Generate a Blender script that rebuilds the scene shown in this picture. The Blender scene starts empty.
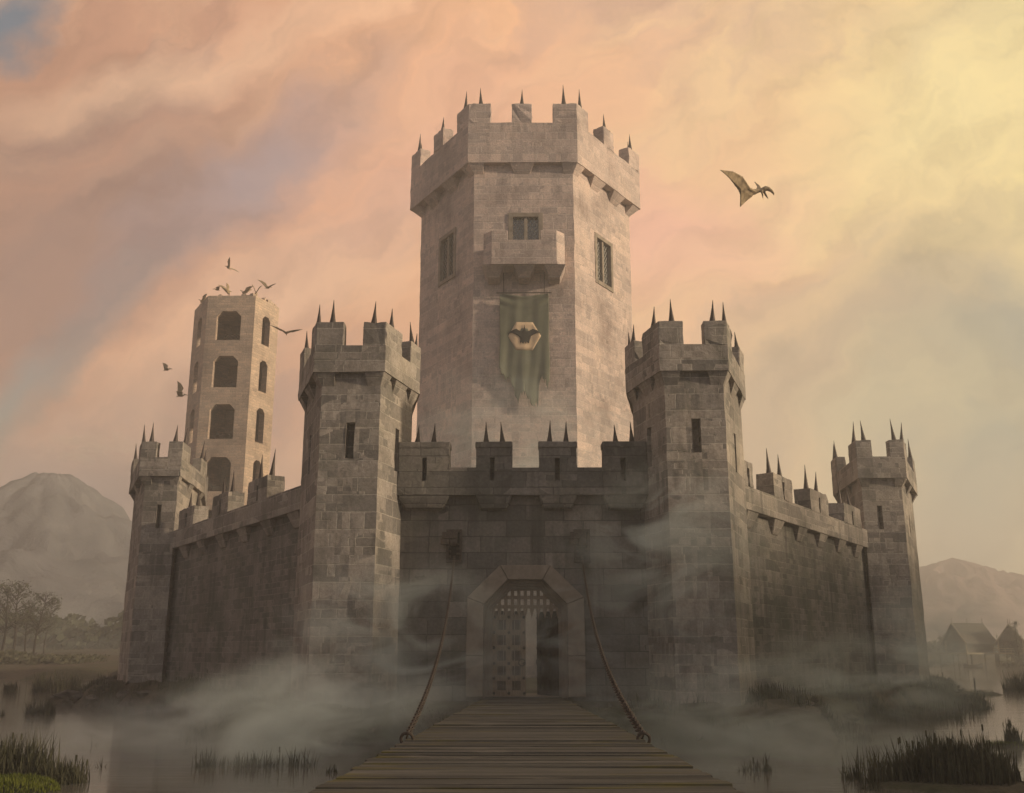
import bpy, bmesh, math, random
import numpy as np
from mathutils import Vector, Matrix, noise as mnoise

random.seed(11)
np.random.seed(11)
scene = bpy.context.scene
col = scene.collection
R = math.radians

# ------------------------------------------------------------------ helpers
def tag(o, label=None, cat=None, group=None, kind=None):
    if label: o['label'] = label
    if cat: o['category'] = cat
    if group: o['group'] = group
    if kind: o['kind'] = kind
    return o

def empty(name, loc, label=None, cat=None, group=None, rz=0.0):
    o = bpy.data.objects.new(name, None)
    o.empty_display_size = 0.5
    o.location = loc
    o.rotation_euler = (0, 0, rz)
    col.objects.link(o)
    return tag(o, label, cat, group)

def link_mesh(name, me, mat, parent=None, loc=None):
    o = bpy.data.objects.new(name, me)
    if mat is not None and len(me.materials) == 0:
        me.materials.append(mat)
    col.objects.link(o)
    if parent is not None: o.parent = parent
    if loc is not None: o.location = loc
    return o

class MB:
    """collects shapes in world metres and links them as one mesh relative to its thing's base"""
    def __init__(self, org=(0, 0, 0)):
        self.bm = bmesh.new(); self.org = Vector(org)
    def face(self, pts):
        vs = [self.bm.verts.new(Vector(p)) for p in pts]
        return self.bm.faces.new(vs)
    def hull(self, pts):
        vs = [self.bm.verts.new(Vector(p)) for p in pts]
        r = bmesh.ops.convex_hull(self.bm, input=vs)
        bad = [e for e in r['geom_interior'] if isinstance(e, bmesh.types.BMVert)]
        bad += [e for e in r['geom_unused'] if isinstance(e, bmesh.types.BMVert)]
        if bad: bmesh.ops.delete(self.bm, geom=list(set(bad)), context='VERTS')
    def prism(self, poly, z0, z1):
        n = len(poly)
        lo = [self.bm.verts.new((p[0], p[1], z0)) for p in poly]
        hi = [self.bm.verts.new((p[0], p[1], z1)) for p in poly]
        for i in range(n):
            j = (i + 1) % n
            self.bm.faces.new((lo[i], lo[j], hi[j], hi[i]))
        self.bm.faces.new(hi); self.bm.faces.new(lo[::-1])
    def extrude(self, pts, vec):
        """closed slab: polygon of 3D points pushed along vec"""
        vec = Vector(vec); n = len(pts)
        a = [self.bm.verts.new(Vector(p)) for p in pts]
        b = [self.bm.verts.new(Vector(p) + vec) for p in pts]
        for i in range(n):
            j = (i + 1) % n
            self.bm.faces.new((a[i], a[j], b[j], b[i]))
        self.bm.faces.new(a[::-1]); self.bm.faces.new(b)
    def box(self, x0, x1, y0, y1, z0, z1):
        self.prism([(x0, y0), (x1, y0), (x1, y1), (x0, y1)], z0, z1)
    def obox(self, c, ax, ay, az, hx, hy, hz):
        c = Vector(c); ax = Vector(ax).normalized(); ay = Vector(ay).normalized(); az = Vector(az).normalized()
        q = [c + ax * sx * hx + ay * sy * hy - az * hz for sx, sy in ((-1, -1), (1, -1), (1, 1), (-1, 1))]
        self.extrude(q, az * 2 * hz)
    def tube(self, pts, rads, seg=8, cap=True):
        pts = [Vector(p) for p in pts]; rings = []
        prev = None
        for i, p in enumerate(pts):
            d = (pts[min(i + 1, len(pts) - 1)] - pts[max(i - 1, 0)]).normalized()
            if prev is None:
                a = d.orthogonal().normalized()
            else:
                a = (prev - d * prev.dot(d)).normalized()
            prev = a; b = d.cross(a); r = rads[i] if hasattr(rads, '__len__') else rads
            rings.append([self.bm.verts.new(p + (a * math.cos(t) + b * math.sin(t)) * r) for t in [2 * math.pi * k / seg for k in range(seg)]])
        for q0, q1 in zip(rings[:-1], rings[1:]):
            for k in range(seg):
                l = (k + 1) % seg
                self.bm.faces.new((q0[k], q0[l], q1[l], q1[k]))
        if cap:
            self.bm.faces.new(rings[0][::-1]); self.bm.faces.new(rings[-1])
    def cone(self, p, q, r, seg=8):
        p = Vector(p); q = Vector(q)
        d = (q - p); 
        self.tube([p, p + d * .25, p + d * .6, q], [r, r * .62, r * .3, .012], seg)
    def torus(self, c, n, u, R1, r, stretch=1.0, seg=12, s2=6):
        c = Vector(c); n = Vector(n).normalized(); u = Vector(u).normalized(); w = n.cross(u)
        rings = []
        for i in range(seg):
            a = 2 * math.pi * i / seg
            d = u * math.cos(a) * stretch + w * math.sin(a)
            pc = c + d * R1; dn = d.normalized()
            rings.append([self.bm.verts.new(pc + dn * r * math.cos(b) + n * r * math.sin(b)) for b in [2 * math.pi * k / s2 for k in range(s2)]])
        for i in range(seg):
            q0, q1 = rings[i], rings[(i + 1) % seg]
            for k in range(s2):
                l = (k + 1) % s2
                self.bm.faces.new((q0[k], q1[k], q1[l], q0[l]))
    def wall_face(self, a, b, z0, z1, holes=(), cap=True, zs=()):
        """upright wall from a to b (outside on the right hand) with real openings cut in it.
        hole = (u0,u1,v0,v1,chamfer,depth)"""
        a = Vector((a[0], a[1], 0)); b = Vector((b[0], b[1], 0)); d = (b - a); L = d.length; d.normalize()
        n = Vector((d.y, -d.x, 0))
        P = lambda u, v, w=0: a + d * u + Vector((0, 0, v)) - n * w
        us = sorted(set([0, L] + [h[0] for h in holes] + [h[1] for h in holes]))
        vs = sorted(set([z0, z1] + [h[2] for h in holes] + [h[3] for h in holes] + list(zs)))
        if zs: us = sorted(set(us + [L * k / max(1, round(L / 1.3)) for k in range(1, max(1, round(L / 1.3)))]))
        for i in range(len(us) - 1):
            for j in range(len(vs) - 1):
                uc, vc = (us[i] + us[i + 1]) / 2, (vs[j] + vs[j + 1]) / 2
                if any(h[0] < uc < h[1] and h[2] < vc < h[3] for h in holes): continue
                self.face([P(us[i], vs[j]), P(us[i + 1], vs[j]), P(us[i + 1], vs[j + 1]), P(us[i], vs[j + 1])])
        for (u0, u1, v0, v1, c, dep) in holes:
            if c > 0:
                cu = c if not isinstance(c, tuple) else c[0]
                cv = cu
                prof = [(u0, v0), (u1, v0), (u1, v1 - cv), (u1 - cu, v1), (u0 + cu, v1), (u0, v1 - cv)]
                self.face([P(u0, v1 - cv), P(u0 + cu, v1), P(u0, v1)])
                self.face([P(u1, v1 - cv), P(u1, v1), P(u1 - cu, v1)])
            else:
                prof = [(u0, v0), (u1, v0), (u1, v1), (u0, v1)]
            for k in range(len(prof)):
                p, q = prof[k], prof[(k + 1) % len(prof)]
                self.face([P(p[0], p[1]), P(p[0], p[1], dep), P(q[0], q[1], dep), P(q[0], q[1])])
            if cap:
                self.face([P(p[0], p[1], dep) for p in prof])
    def uvs(self):
        uv = self.bm.loops.layers.uv.verify()
        self.bm.normal_update()
        for f in self.bm.faces:
            n = f.normal
            if abs(n.z) < .75:
                t = Vector((-n.y, n.x, 0)).normalized()
                off = round(math.atan2(n.y, n.x) * 7.3, 1)
                for l in f.loops:
                    l[uv].uv = (l.vert.co.dot(t) + off, l.vert.co.z)
            else:
                for l in f.loops:
                    l[uv].uv = (l.vert.co.x, l.vert.co.y)
    def build(self, name, mat, parent=None, bevel=0.0, smooth=False, weld=True, jitter=0.0, fix=True, worn=0.0):
        bm = self.bm
        if worn:
            bmesh.ops.remove_doubles(bm, verts=bm.verts, dist=1e-4)
            for _ in range(5):
                es = [e for e in bm.edges if e.calc_length() > .55 and (len(e.link_faces) != 2 or e.calc_face_angle(0) > R(12))]
                if not es: break
                bmesh.ops.subdivide_edges(bm, edges=es, cuts=1)
            for v in bm.verts:
                k = mnoise.noise(v.co * .9 + Vector((7, 3, 1)))
                v.co += mnoise.noise_vector(v.co * 2.1) * worn * (1 + max(0, k) * 2.2)
        if weld: bmesh.ops.remove_doubles(bm, verts=bm.verts, dist=1e-4)
        if fix: bmesh.ops.recalc_face_normals(bm, faces=bm.faces)
        if bevel > 0:
            es = [e for e in bm.edges if len(e.link_faces) == 2 and e.calc_face_angle(0) > R(25)]
            bmesh.ops.bevel(bm, geom=es, offset=bevel, segments=2, affect='EDGES', profile=.6, clamp_overlap=True)
        if jitter:
            for v in bm.verts:
                v.co += mnoise.noise_vector(v.co * 1.3) * jitter
        self.uvs()
        me = bpy.data.meshes.new(name)
        for v in bm.verts: v.co -= self.org
        bm.to_mesh(me); bm.free()
        if smooth:
            me.shade_smooth()
        o = link_mesh(name, me, mat, parent)
        if parent is None: o.location = self.org
        return o

def offset_poly(poly, t):
    """moves every side of a counter-clockwise polygon inwards by t"""
    n = len(poly); out = []
    for i in range(n):
        p0, p1, p2 = (Vector(poly[i - 1]), Vector(poly[i]), Vector(poly[(i + 1) % n]))
        d1 = (p1 - p0).normalized(); d2 = (p2 - p1).normalized()
        n1 = Vector((-d1.y, d1.x)); n2 = Vector((-d2.y, d2.x))
        k = (n1 + n2); k = k / (1 + n1.dot(n2))
        out.append(tuple(p1 + k * t))
    return out

# ------------------------------------------------------------------ materials
def new_mat(name):
    m = bpy.data.materials.new(name); m.use_nodes = True
    nt = m.node_tree
    b = nt.nodes['Principled BSDF']
    return m, nt, b

class NT:
    def __init__(self, nt): self.nt = nt
    def n(self, t, **kw):
        x = self.nt.nodes.new(t)
        for k, v in kw.items(): setattr(x, k, v)
        return x
    def l(self, a, b): self.nt.links.new(a, b)
    def noise(self, vec, scale, detail=4, rough=.55, dist=0.0):
        x = self.n('ShaderNodeTexNoise'); x.inputs['Scale'].default_value = scale
        x.inputs['Detail'].default_value = detail; x.inputs['Roughness'].default_value = rough
        x.inputs['Distortion'].default_value = dist
        if vec is not None: self.l(vec, x.inputs['Vector'])
        return x
    def mapping(self, vec, scale=(1, 1, 1), rot=(0, 0, 0), loc=(0, 0, 0)):
        x = self.n('ShaderNodeMapping'); x.inputs['Scale'].default_value = scale
        x.inputs['Rotation'].default_value = rot; x.inputs['Location'].default_value = loc
        self.l(vec, x.inputs['Vector']); return x.outputs[0]
    def ramp(self, fac, stops):
        x = self.n('ShaderNodeValToRGB'); e = x.color_ramp.elements
        while len(e) < len(stops): e.new(.5)
        for s, (p, c) in zip(e, stops):
            s.position = p; s.color = (c[0], c[1], c[2], 1) if hasattr(c, '__len__') else (c, c, c, 1)
        self.l(fac, x.inputs[0]); return x.outputs[0]
    def mix(self, fac, a, b, mode='MIX'):
        x = self.n('ShaderNodeMix', data_type='RGBA', blend_type=mode)
        for s, v in ((x.inputs[0], fac), (x.inputs[6], a), (x.inputs[7], b)):
            if hasattr(v, 'links') or hasattr(v, 'is_linked'): self.l(v, s)
            elif hasattr(v, '__len__'): s.default_value = (v[0], v[1], v[2], 1)
            else: s.default_value = v
        return x.outputs[2]
    def math(self, op, a, b=None, clamp=False):
        x = self.n('ShaderNodeMath', operation=op); x.use_clamp = clamp
        for s, v in ((x.inputs[0], a), (x.inputs[1], b)):
            if v is None: continue
            if hasattr(v, 'is_linked'): self.l(v, s)
            else: s.default_value = v
        return x.outputs[0]

def stone_material(name, base, var=.22, bw=1.75, rh=.74, mortar=(.36, .33, .29), mfac=.55, stain=.55, moss=.0, seed=0.0, half=.5, ms0=.035):
    m, nt, b = new_mat(name); t = NT(nt)
    uvn = t.n('ShaderNodeUVMap'); uv = uvn.outputs[0]
    tc = t.n('ShaderNodeTexCoord'); geo = t.n('ShaderNodeNewGeometry')
    pos = geo.outputs['Position']
    wob = t.noise(uv, .9, 3)
    wv = t.n('ShaderNodeVectorMath', operation='MULTIPLY_ADD'); t.l(wob.outputs['Color'], wv.inputs[0])
    wv.inputs[1].default_value = (.16, .11, 0)
    uvo = t.n('ShaderNodeVectorMath', operation='ADD'); t.l(uv, uvo.inputs[0]); uvo.inputs[1].default_value = (seed * 3.1, seed * 1.7, 0)
    t.l(uvo.outputs[0], wv.inputs[2]); vec = wv.outputs[0]
    def brick(w, h, c1, c2, ms, off=.5, sq=1.35, sqf=3):
        x = t.n('ShaderNodeTexBrick'); x.offset = off; x.squash = sq; x.squash_frequency = sqf; x.offset_frequency = 2
        t.l(vec, x.inputs['Vector']); x.inputs['Scale'].default_value = 1
        x.inputs['Brick Width'].default_value = w; x.inputs['Row Height'].default_value = h
        x.inputs['Mortar Size'].default_value = ms; x.inputs['Mortar Smooth'].default_value = .35
        x.inputs['Color1'].default_value = (*c1, 1); x.inputs['Color2'].default_value = (*c2, 1)
        x.inputs['Mortar'].default_value = (*mortar, 1); x.inputs['Bias'].default_value = 0
        return x
    lo = tuple(c * (1 - var) for c in base); hi = tuple(c * (1 + var) for c in base)
    hi = (hi[0] * 1.04, hi[1], hi[2] * .96)
    A = brick(bw, rh, lo, hi, ms0)
    B = brick(bw * .53, rh * .5, lo, hi, ms0 * .75, .37, .8, 5)
    msk = t.ramp(t.noise(t.mapping(vec, (.33, .62, 1)), 1.0, 1).outputs['Fac'], [(half - .005, 0), (half + .005, 1)]) if half < 1 else 0.0
    colr = t.mix(msk, A.outputs['Color'], B.outputs['Color'])
    mor = t.mix(msk, A.outputs['Fac'], B.outputs['Fac'])
    # base-block colour without joints, joints half way back so that they stay soft
    colr = t.mix(t.math('MULTIPLY', mor, 1 - mfac), colr, base)
    # per-area tone, grime, drip streaks, lichen
    big = t.noise(pos, .16, 5, .6, .4)
    colr = t.mix(1.0, colr, t.ramp(big.outputs['Fac'], [(.28, (.62, .60, .60)), (.5, (1, 1, 1)), (.74, (1.22, 1.17, 1.1))]), 'MULTIPLY')
    fine = t.noise(pos, 5.5, 6, .7)
    colr = t.mix(1.0, colr, t.ramp(fine.outputs['Fac'], [(.3, .72), (.7, 1.22)]), 'MULTIPLY')
    st = t.noise(t.mapping(vec, (1.15, .09, 1)), 1.0, 5, .62)
    st2 = t.noise(pos, .22, 3)
    sfac = t.math('MULTIPLY', t.ramp(st.outputs['Fac'], [(.47, 0), (.68, 1)]), t.ramp(st2.outputs['Fac'], [(.38, .15), (.6, 1)]))
    colr = t.mix(t.math('MULTIPLY', sfac, stain), colr, (.045, .04, .034))
    pale = t.noise(t.mapping(vec, (1.8, .22, 1), loc=(7, 3, 0)), 1.0, 4, .6)
    colr = t.mix(t.math('MULTIPLY', t.ramp(pale.outputs['Fac'], [(.6, 0), (.75, 1)]), .22), colr, (.5, .45, .38))
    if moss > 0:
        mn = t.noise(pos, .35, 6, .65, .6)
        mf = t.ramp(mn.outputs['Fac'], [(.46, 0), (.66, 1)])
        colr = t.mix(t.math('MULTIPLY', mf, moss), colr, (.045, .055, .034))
    t.l(colr, b.inputs['Base Color'])
    b.inputs['Roughness'].default_value = .92
    b.inputs['Specular IOR Level'].default_value = .25
    hgt = t.math('ADD', t.math('MULTIPLY', mor, -1.0), t.math('MULTIPLY', fine.outputs['Fac'], .55))
    med = t.noise(pos, 1.6, 4, .6)
    hgt = t.math('ADD', hgt, t.math('MULTIPLY', med.outputs['Fac'], .9))
    bp = t.n('ShaderNodeBump'); bp.inputs['Strength'].default_value = .55; bp.inputs['Distance'].default_value = .09
    t.l(hgt, bp.inputs['Height']); t.l(bp.outputs[0], b.inputs['Normal'])
    return m

def simple_mat(name, c, rough=.8, metal=0.0, scale=3.0, var=.35, bump=.2, stretch=(1, 1, 1), c2=None, spec=.3):
    m, nt, b = new_mat(name); t = NT(nt)
    tc = t.n('ShaderNodeTexCoord')
    v = t.mapping(tc.outputs['Object'], stretch)
    nz = t.noise(v, scale, 6, .62)
    lo = tuple(x * (1 - var) for x in c); hi = tuple(min(1, x * (1 + var)) for x in (c2 or c))
    t.l(t.ramp(nz.outputs['Fac'], [(.3, lo), (.7, hi)]), b.inputs['Base Color'])
    b.inputs['Roughness'].default_value = rough; b.inputs['Metallic'].default_value = metal
    b.inputs['Specular IOR Level'].default_value = spec
    if bump:
        bp = t.n('ShaderNodeBump'); bp.inputs['Strength'].default_value = bump; bp.inputs['Distance'].default_value = .05
        t.l(nz.outputs['Fac'], bp.inputs['Height']); t.l(bp.outputs[0], b.inputs['Normal'])
    return m

M = {}
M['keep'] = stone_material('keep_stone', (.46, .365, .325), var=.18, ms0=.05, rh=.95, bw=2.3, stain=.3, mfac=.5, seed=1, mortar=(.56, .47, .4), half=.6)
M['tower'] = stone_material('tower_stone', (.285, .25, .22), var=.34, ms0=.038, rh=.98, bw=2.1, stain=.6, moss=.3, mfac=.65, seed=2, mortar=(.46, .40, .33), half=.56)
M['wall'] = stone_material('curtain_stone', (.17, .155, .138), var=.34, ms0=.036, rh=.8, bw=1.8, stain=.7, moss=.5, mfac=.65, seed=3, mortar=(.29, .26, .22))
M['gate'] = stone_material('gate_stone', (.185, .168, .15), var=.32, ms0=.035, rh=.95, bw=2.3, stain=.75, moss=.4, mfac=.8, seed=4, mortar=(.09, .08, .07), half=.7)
M['ruin'] = stone_material('ruin_stone', (.47, .36, .28), var=.14, rh=.42, bw=.95, stain=.2, mfac=.45, seed=5, half=.75, mortar=(.3, .24, .19))
M['trim'] = simple_mat('dressed_stone', (.25, .2, .155), .9, 0, 1.4, .3, .35)
M['iron'] = simple_mat('rusty_iron', (.045, .038, .033), .65, .3, 9, .5, .3, c2=(.085, .062, .048))
M['spike'] = simple_mat('spike_iron', (.06, .045, .038), .5, .5, 6, .4, .2)
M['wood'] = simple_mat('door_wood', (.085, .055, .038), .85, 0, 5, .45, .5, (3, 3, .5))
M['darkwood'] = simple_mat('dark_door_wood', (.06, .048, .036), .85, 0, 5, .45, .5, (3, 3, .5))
M['grillewood'] = simple_mat('portcullis_wood', (.29, .21, .145), .85, 0, 5, .4, .4, (3, 3, .5))
M['hutwood'] = simple_mat('hut_wood', (.11, .085, .06), .9, 0, 2, .4, .3, (2, 2, .4))
M['hutlight'] = simple_mat('hut_trim_wood', (.32, .26, .17), .9, 0, 2, .25, .2)
M['thatch'] = simple_mat('grey_thatch', (.10, .085, .065), .95, 0, 2.5, .35, .5, (3, 3, .6))
M['rock'] = simple_mat('wet_rock', (.085, .07, .055), .8, 0, 1.6, .5, .7)
M['bark'] = simple_mat('dark_bark', (.045, .036, .028), .95, 0, 4, .4, .4, (2, 2, .4))
M['leaf'] = simple_mat('dull_leaves', (.045, .048, .025), .8, 0, .6, .5, 0)
M['reed'] = simple_mat('reed_blades', (.032, .034, .018), .75, 0, .9, .55, 0, c2=(.07, .065, .035))
M['twig'] = simple_mat('nest_twigs', (.14, .10, .065), .95, 0, 4, .4, 0)
M['skin'] = simple_mat('flyer_skin', (.22, .15, .085), .7, 0, 3, .3, .2, c2=(.33, .24, .14))
M['rope'] = simple_mat('dark_cord', (.05, .04, .032), .9, 0, 8, .3, 0)

def window_glass():
    m, nt, b = new_mat('leaded_glass'); t = NT(nt)
    uvn = t.n('ShaderNodeUVMap')
    v = t.mapping(uvn.outputs[0], (2.0, 1.35, 1), (0, 0, R(0)))
    sp = t.n('ShaderNodeSeparateXYZ'); t.l(v, sp.inputs[0])
    def lines(x):
        f = t.math('FRACT', x); return t.math('GREATER_THAN', t.math('ABSOLUTE', t.math('SUBTRACT', f, .5)), .38)
    a = lines(t.math('ADD', sp.outputs[0], sp.outputs[1])); c = lines(t.math('SUBTRACT', sp.outputs[0], sp.outputs[1]))
    f = t.math('MAXIMUM', a, c)
    t.l(t.mix(f, (.016, .014, .012), (.10, .085, .068)), b.inputs['Base Color'])
    t.l(t.math('ADD', t.math('MULTIPLY', f, .5), .14), b.inputs['Roughness']); b.inputs['IOR'].default_value = 1.75; b.inputs['Specular IOR Level'].default_value = .8
    bp = t.n('ShaderNodeBump'); bp.inputs['Strength'].default_value = .4; bp.inputs['Distance'].default_value = .03
    t.l(f, bp.inputs['Height']); t.l(bp.outputs[0], b.inputs['Normal'])
    return m
M['glass'] = window_glass()

def deck_material():
    m, nt, b = new_mat('bridge_planks'); t = NT(nt)
    geo = t.n('ShaderNodeNewGeometry'); pos = geo.outputs['Position']
    rnd = geo.outputs['Random Per Island']
    grain = t.noise(t.mapping(pos, (.45, 9, 9)), 1.0, 6, .65, .3)
    c = t.ramp(grain.outputs['Fac'], [(.25, (.032, .029, .025)), (.55, (.07, .064, .055)), (.8, (.145, .132, .114))])
    c = t.mix(1.0, c, t.ramp(rnd, [(0, .65), (1, 1.3)]), 'MULTIPLY')
    wear = t.noise(t.mapping(pos, (.5, 1.6, 1)), 1.0, 4, .6)
    c = t.mix(t.math('MULTIPLY', t.ramp(wear.outputs['Fac'], [(.55, 0), (.72, 1)]), .5), c, (.23, .2, .165))
    sp = t.n('ShaderNodeSeparateXYZ'); t.l(pos, sp.inputs[0])
    mossn = t.noise(t.mapping(pos, (.55, 2.6, 1), loc=(3, 1, 0)), 1.0, 5, .65)
    ed = t.math('MULTIPLY', t.math('ABSOLUTE', sp.outputs[0]), .05)
    mf = t.ramp(t.math('ADD', mossn.outputs['Fac'], ed), [(.60, 0), (.76, 1)])
    c = t.mix(t.math('MULTIPLY', mf, .8), c, (.11, .09, .012))
    t.l(c, b.inputs['Base Color']); b.inputs['Roughness'].default_value = .8
    b.inputs['Specular IOR Level'].default_value = .25
    bp = t.n('ShaderNodeBump'); bp.inputs['Strength'].default_value = .6; bp.inputs['Distance'].default_value = .03
    t.l(grain.outputs['Fac'], bp.inputs['Height']); t.l(bp.outputs[0], b.inputs['Normal'])
    return m
M['deck'] = deck_material()

def ground_material():
    m, nt, b = new_mat('marsh_ground'); t = NT(nt)
    geo = t.n('ShaderNodeNewGeometry'); pos = geo.outputs['Position']
    a = t.noise(pos, .11, 6, .62, .5); f = t.noise(pos, 1.7, 6, .7)
    c = t.ramp(a.outputs['Fac'], [(.3, (.045, .036, .026)), (.45, (.085, .066, .044)), (.58, (.05, .05, .026)), (.75, (.10, .078, .05))])
    c = t.mix(1.0, c, t.ramp(f.outputs['Fac'], [(.25, .55), (.75, 1.4)]), 'MULTIPLY')
    t.l(c, b.inputs['Base Color']); b.inputs['Roughness'].default_value = .9
    b.inputs['Specular IOR Level'].default_value = .2
    bp = t.n('ShaderNodeBump'); bp.inputs['Strength'].default_value = .8; bp.inputs['Distance'].default_value = .3
    t.l(f.outputs['Fac'], bp.inputs['Height']); t.l(bp.outputs[0], b.inputs['Normal'])
    return m
M['ground'] = ground_material()

def water_material():
    m, nt, b = new_mat('still_water'); t = NT(nt)
    geo = t.n('ShaderNodeNewGeometry'); pos = geo.outputs['Position']
    b.inputs['Base Color'].default_value = (.12, .105, .085, 1)
    b.inputs['Roughness'].default_value = .1
    b.inputs['IOR'].default_value = 1.33
    w = t.noise(t.mapping(pos, (.35, 1.3, 1)), 1.0, 4, .6)
    w2 = t.noise(t.mapping(pos, (.06, .25, 1)), 1.0, 3, .6)
    bp = t.n('ShaderNodeBump'); bp.inputs['Strength'].default_value = .3; bp.inputs['Distance'].default_value = .05
    t.l(t.math('ADD', w.outputs['Fac'], t.math('MULTIPLY', w2.outputs['Fac'], 1.5)), bp.inputs['Height']); t.l(bp.outputs[0], b.inputs['Normal'])
    return m
M['water'] = water_material()

def mountain_material(name, c1, c2):
    m, nt, b = new_mat(name); t = NT(nt)
    geo = t.n('ShaderNodeNewGeometry'); pos = geo.outputs['Position']
    a = t.noise(pos, .03, 8, .65, .4)
    t.l(t.ramp(a.outputs['Fac'], [(.3, c1), (.7, c2)]), b.inputs['Base Color']); b.inputs['Roughness'].default_value = .95
    b.inputs['Specular IOR Level'].default_value = .1
    bp = t.n('ShaderNodeBump'); bp.inputs['Strength'].default_value = .8; bp.inputs['Distance'].default_value = 6
    t.l(a.outputs['Fac'], bp.inputs['Height']); t.l(bp.outputs[0], b.inputs['Normal'])
    return m
M['volcano'] = mountain_material('volcano_rock', (.05, .055, .065), (.14, .135, .14))
M['pinkhill'] = mountain_material('far_hill_rock', (.14, .09, .085), (.19, .125, .115))

def banner_material():
    m, nt, b = new_mat('green_banner_cloth'); t = NT(nt)
    tc = t.n('ShaderNodeTexCoord'); v = tc.outputs['Object']
    a = t.noise(v, .35, 5, .6); w = t.noise(t.mapping(v, (1.2, 1.2, .15)), 1.0, 4, .6)
    c = t.ramp(a.outputs['Fac'], [(.3, (.115, .12, .085)), (.7, (.175, .172, .125))])
    c = t.mix(1.0, c, t.ramp(w.outputs['Fac'], [(.3, .92), (.7, 1.07)]), 'MULTIPLY')
    t.l(c, b.inputs['Base Color']); b.inputs['Roughness'].default_value = .95
    b.inputs['Specular IOR Level'].default_value = .1
    return m
M['banner'] = banner_material()
M['emblem'] = simple_mat('emblem_cloth', (.62, .44, .28), .95, 0, 1.5, .12, 0)
M['device'] = simple_mat('emblem_dark_cloth', (.028, .026, .022), .95, 0, 1.5, .2, 0)

# ------------------------------------------------------------------ castle builders
def spike_mesh(h, r):
    m = MB(); m.tube([(0, 0, -.1), (0, 0, 0), (0, 0, h * .3), (0, 0, h * .68), (0, 0, h)], [r * 1.05, r, r * .62, r * .27, .015], 8)
    bm = m.bm; m.uvs(); me = bpy.data.meshes.new('spike'); bm.to_mesh(me); bm.free(); me.shade_smooth(); me.materials.append(M['spike']); return me
SP_TOWER = spike_mesh(1.55, .2); SP_KEEP = spike_mesh(2.7, .33); SP_WALL = spike_mesh(1.35, .2); SP_FAR = spike_mesh(2.0, .24)

def put_spike(me, parent, org, p, tilt=.075):
    o = bpy.data.objects.new('spike', me); col.objects.link(o); o.parent = parent
    o.location = Vector(p) - Vector(org)
    o.rotation_euler = (random.uniform(-tilt, tilt), random.uniform(-tilt, tilt), random.uniform(0, 6))
    s = random.uniform(.82, 1.1); o.scale = (1, 1, s)
    return o

def edge_frame(poly, i):
    a = Vector((*poly[i], 0)); b = Vector((*poly[(i + 1) % len(poly)], 0)); d = (b - a); L = d.length; d.normalize()
    return a, d, Vector((d.y, -d.x, 0)), L

def corner_pts(poly, i, t0, t1, th):
    """outline (ccw) of a block that wraps corner i: t0 back along the side before, t1 along the side after"""
    n = len(poly); inner = offset_poly(poly, th)
    a, d0, n0, L0 = edge_frame(poly, (i - 1) % n); _, d1, n1, L1 = edge_frame(poly, i)
    V = Vector((*poly[i], 0)); Vi = Vector((*inner[i], 0))
    p = V - d0 * t0; q = V + d1 * t1
    return [p, V, q, q - n1 * th, Vi, p - n0 * th]

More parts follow.
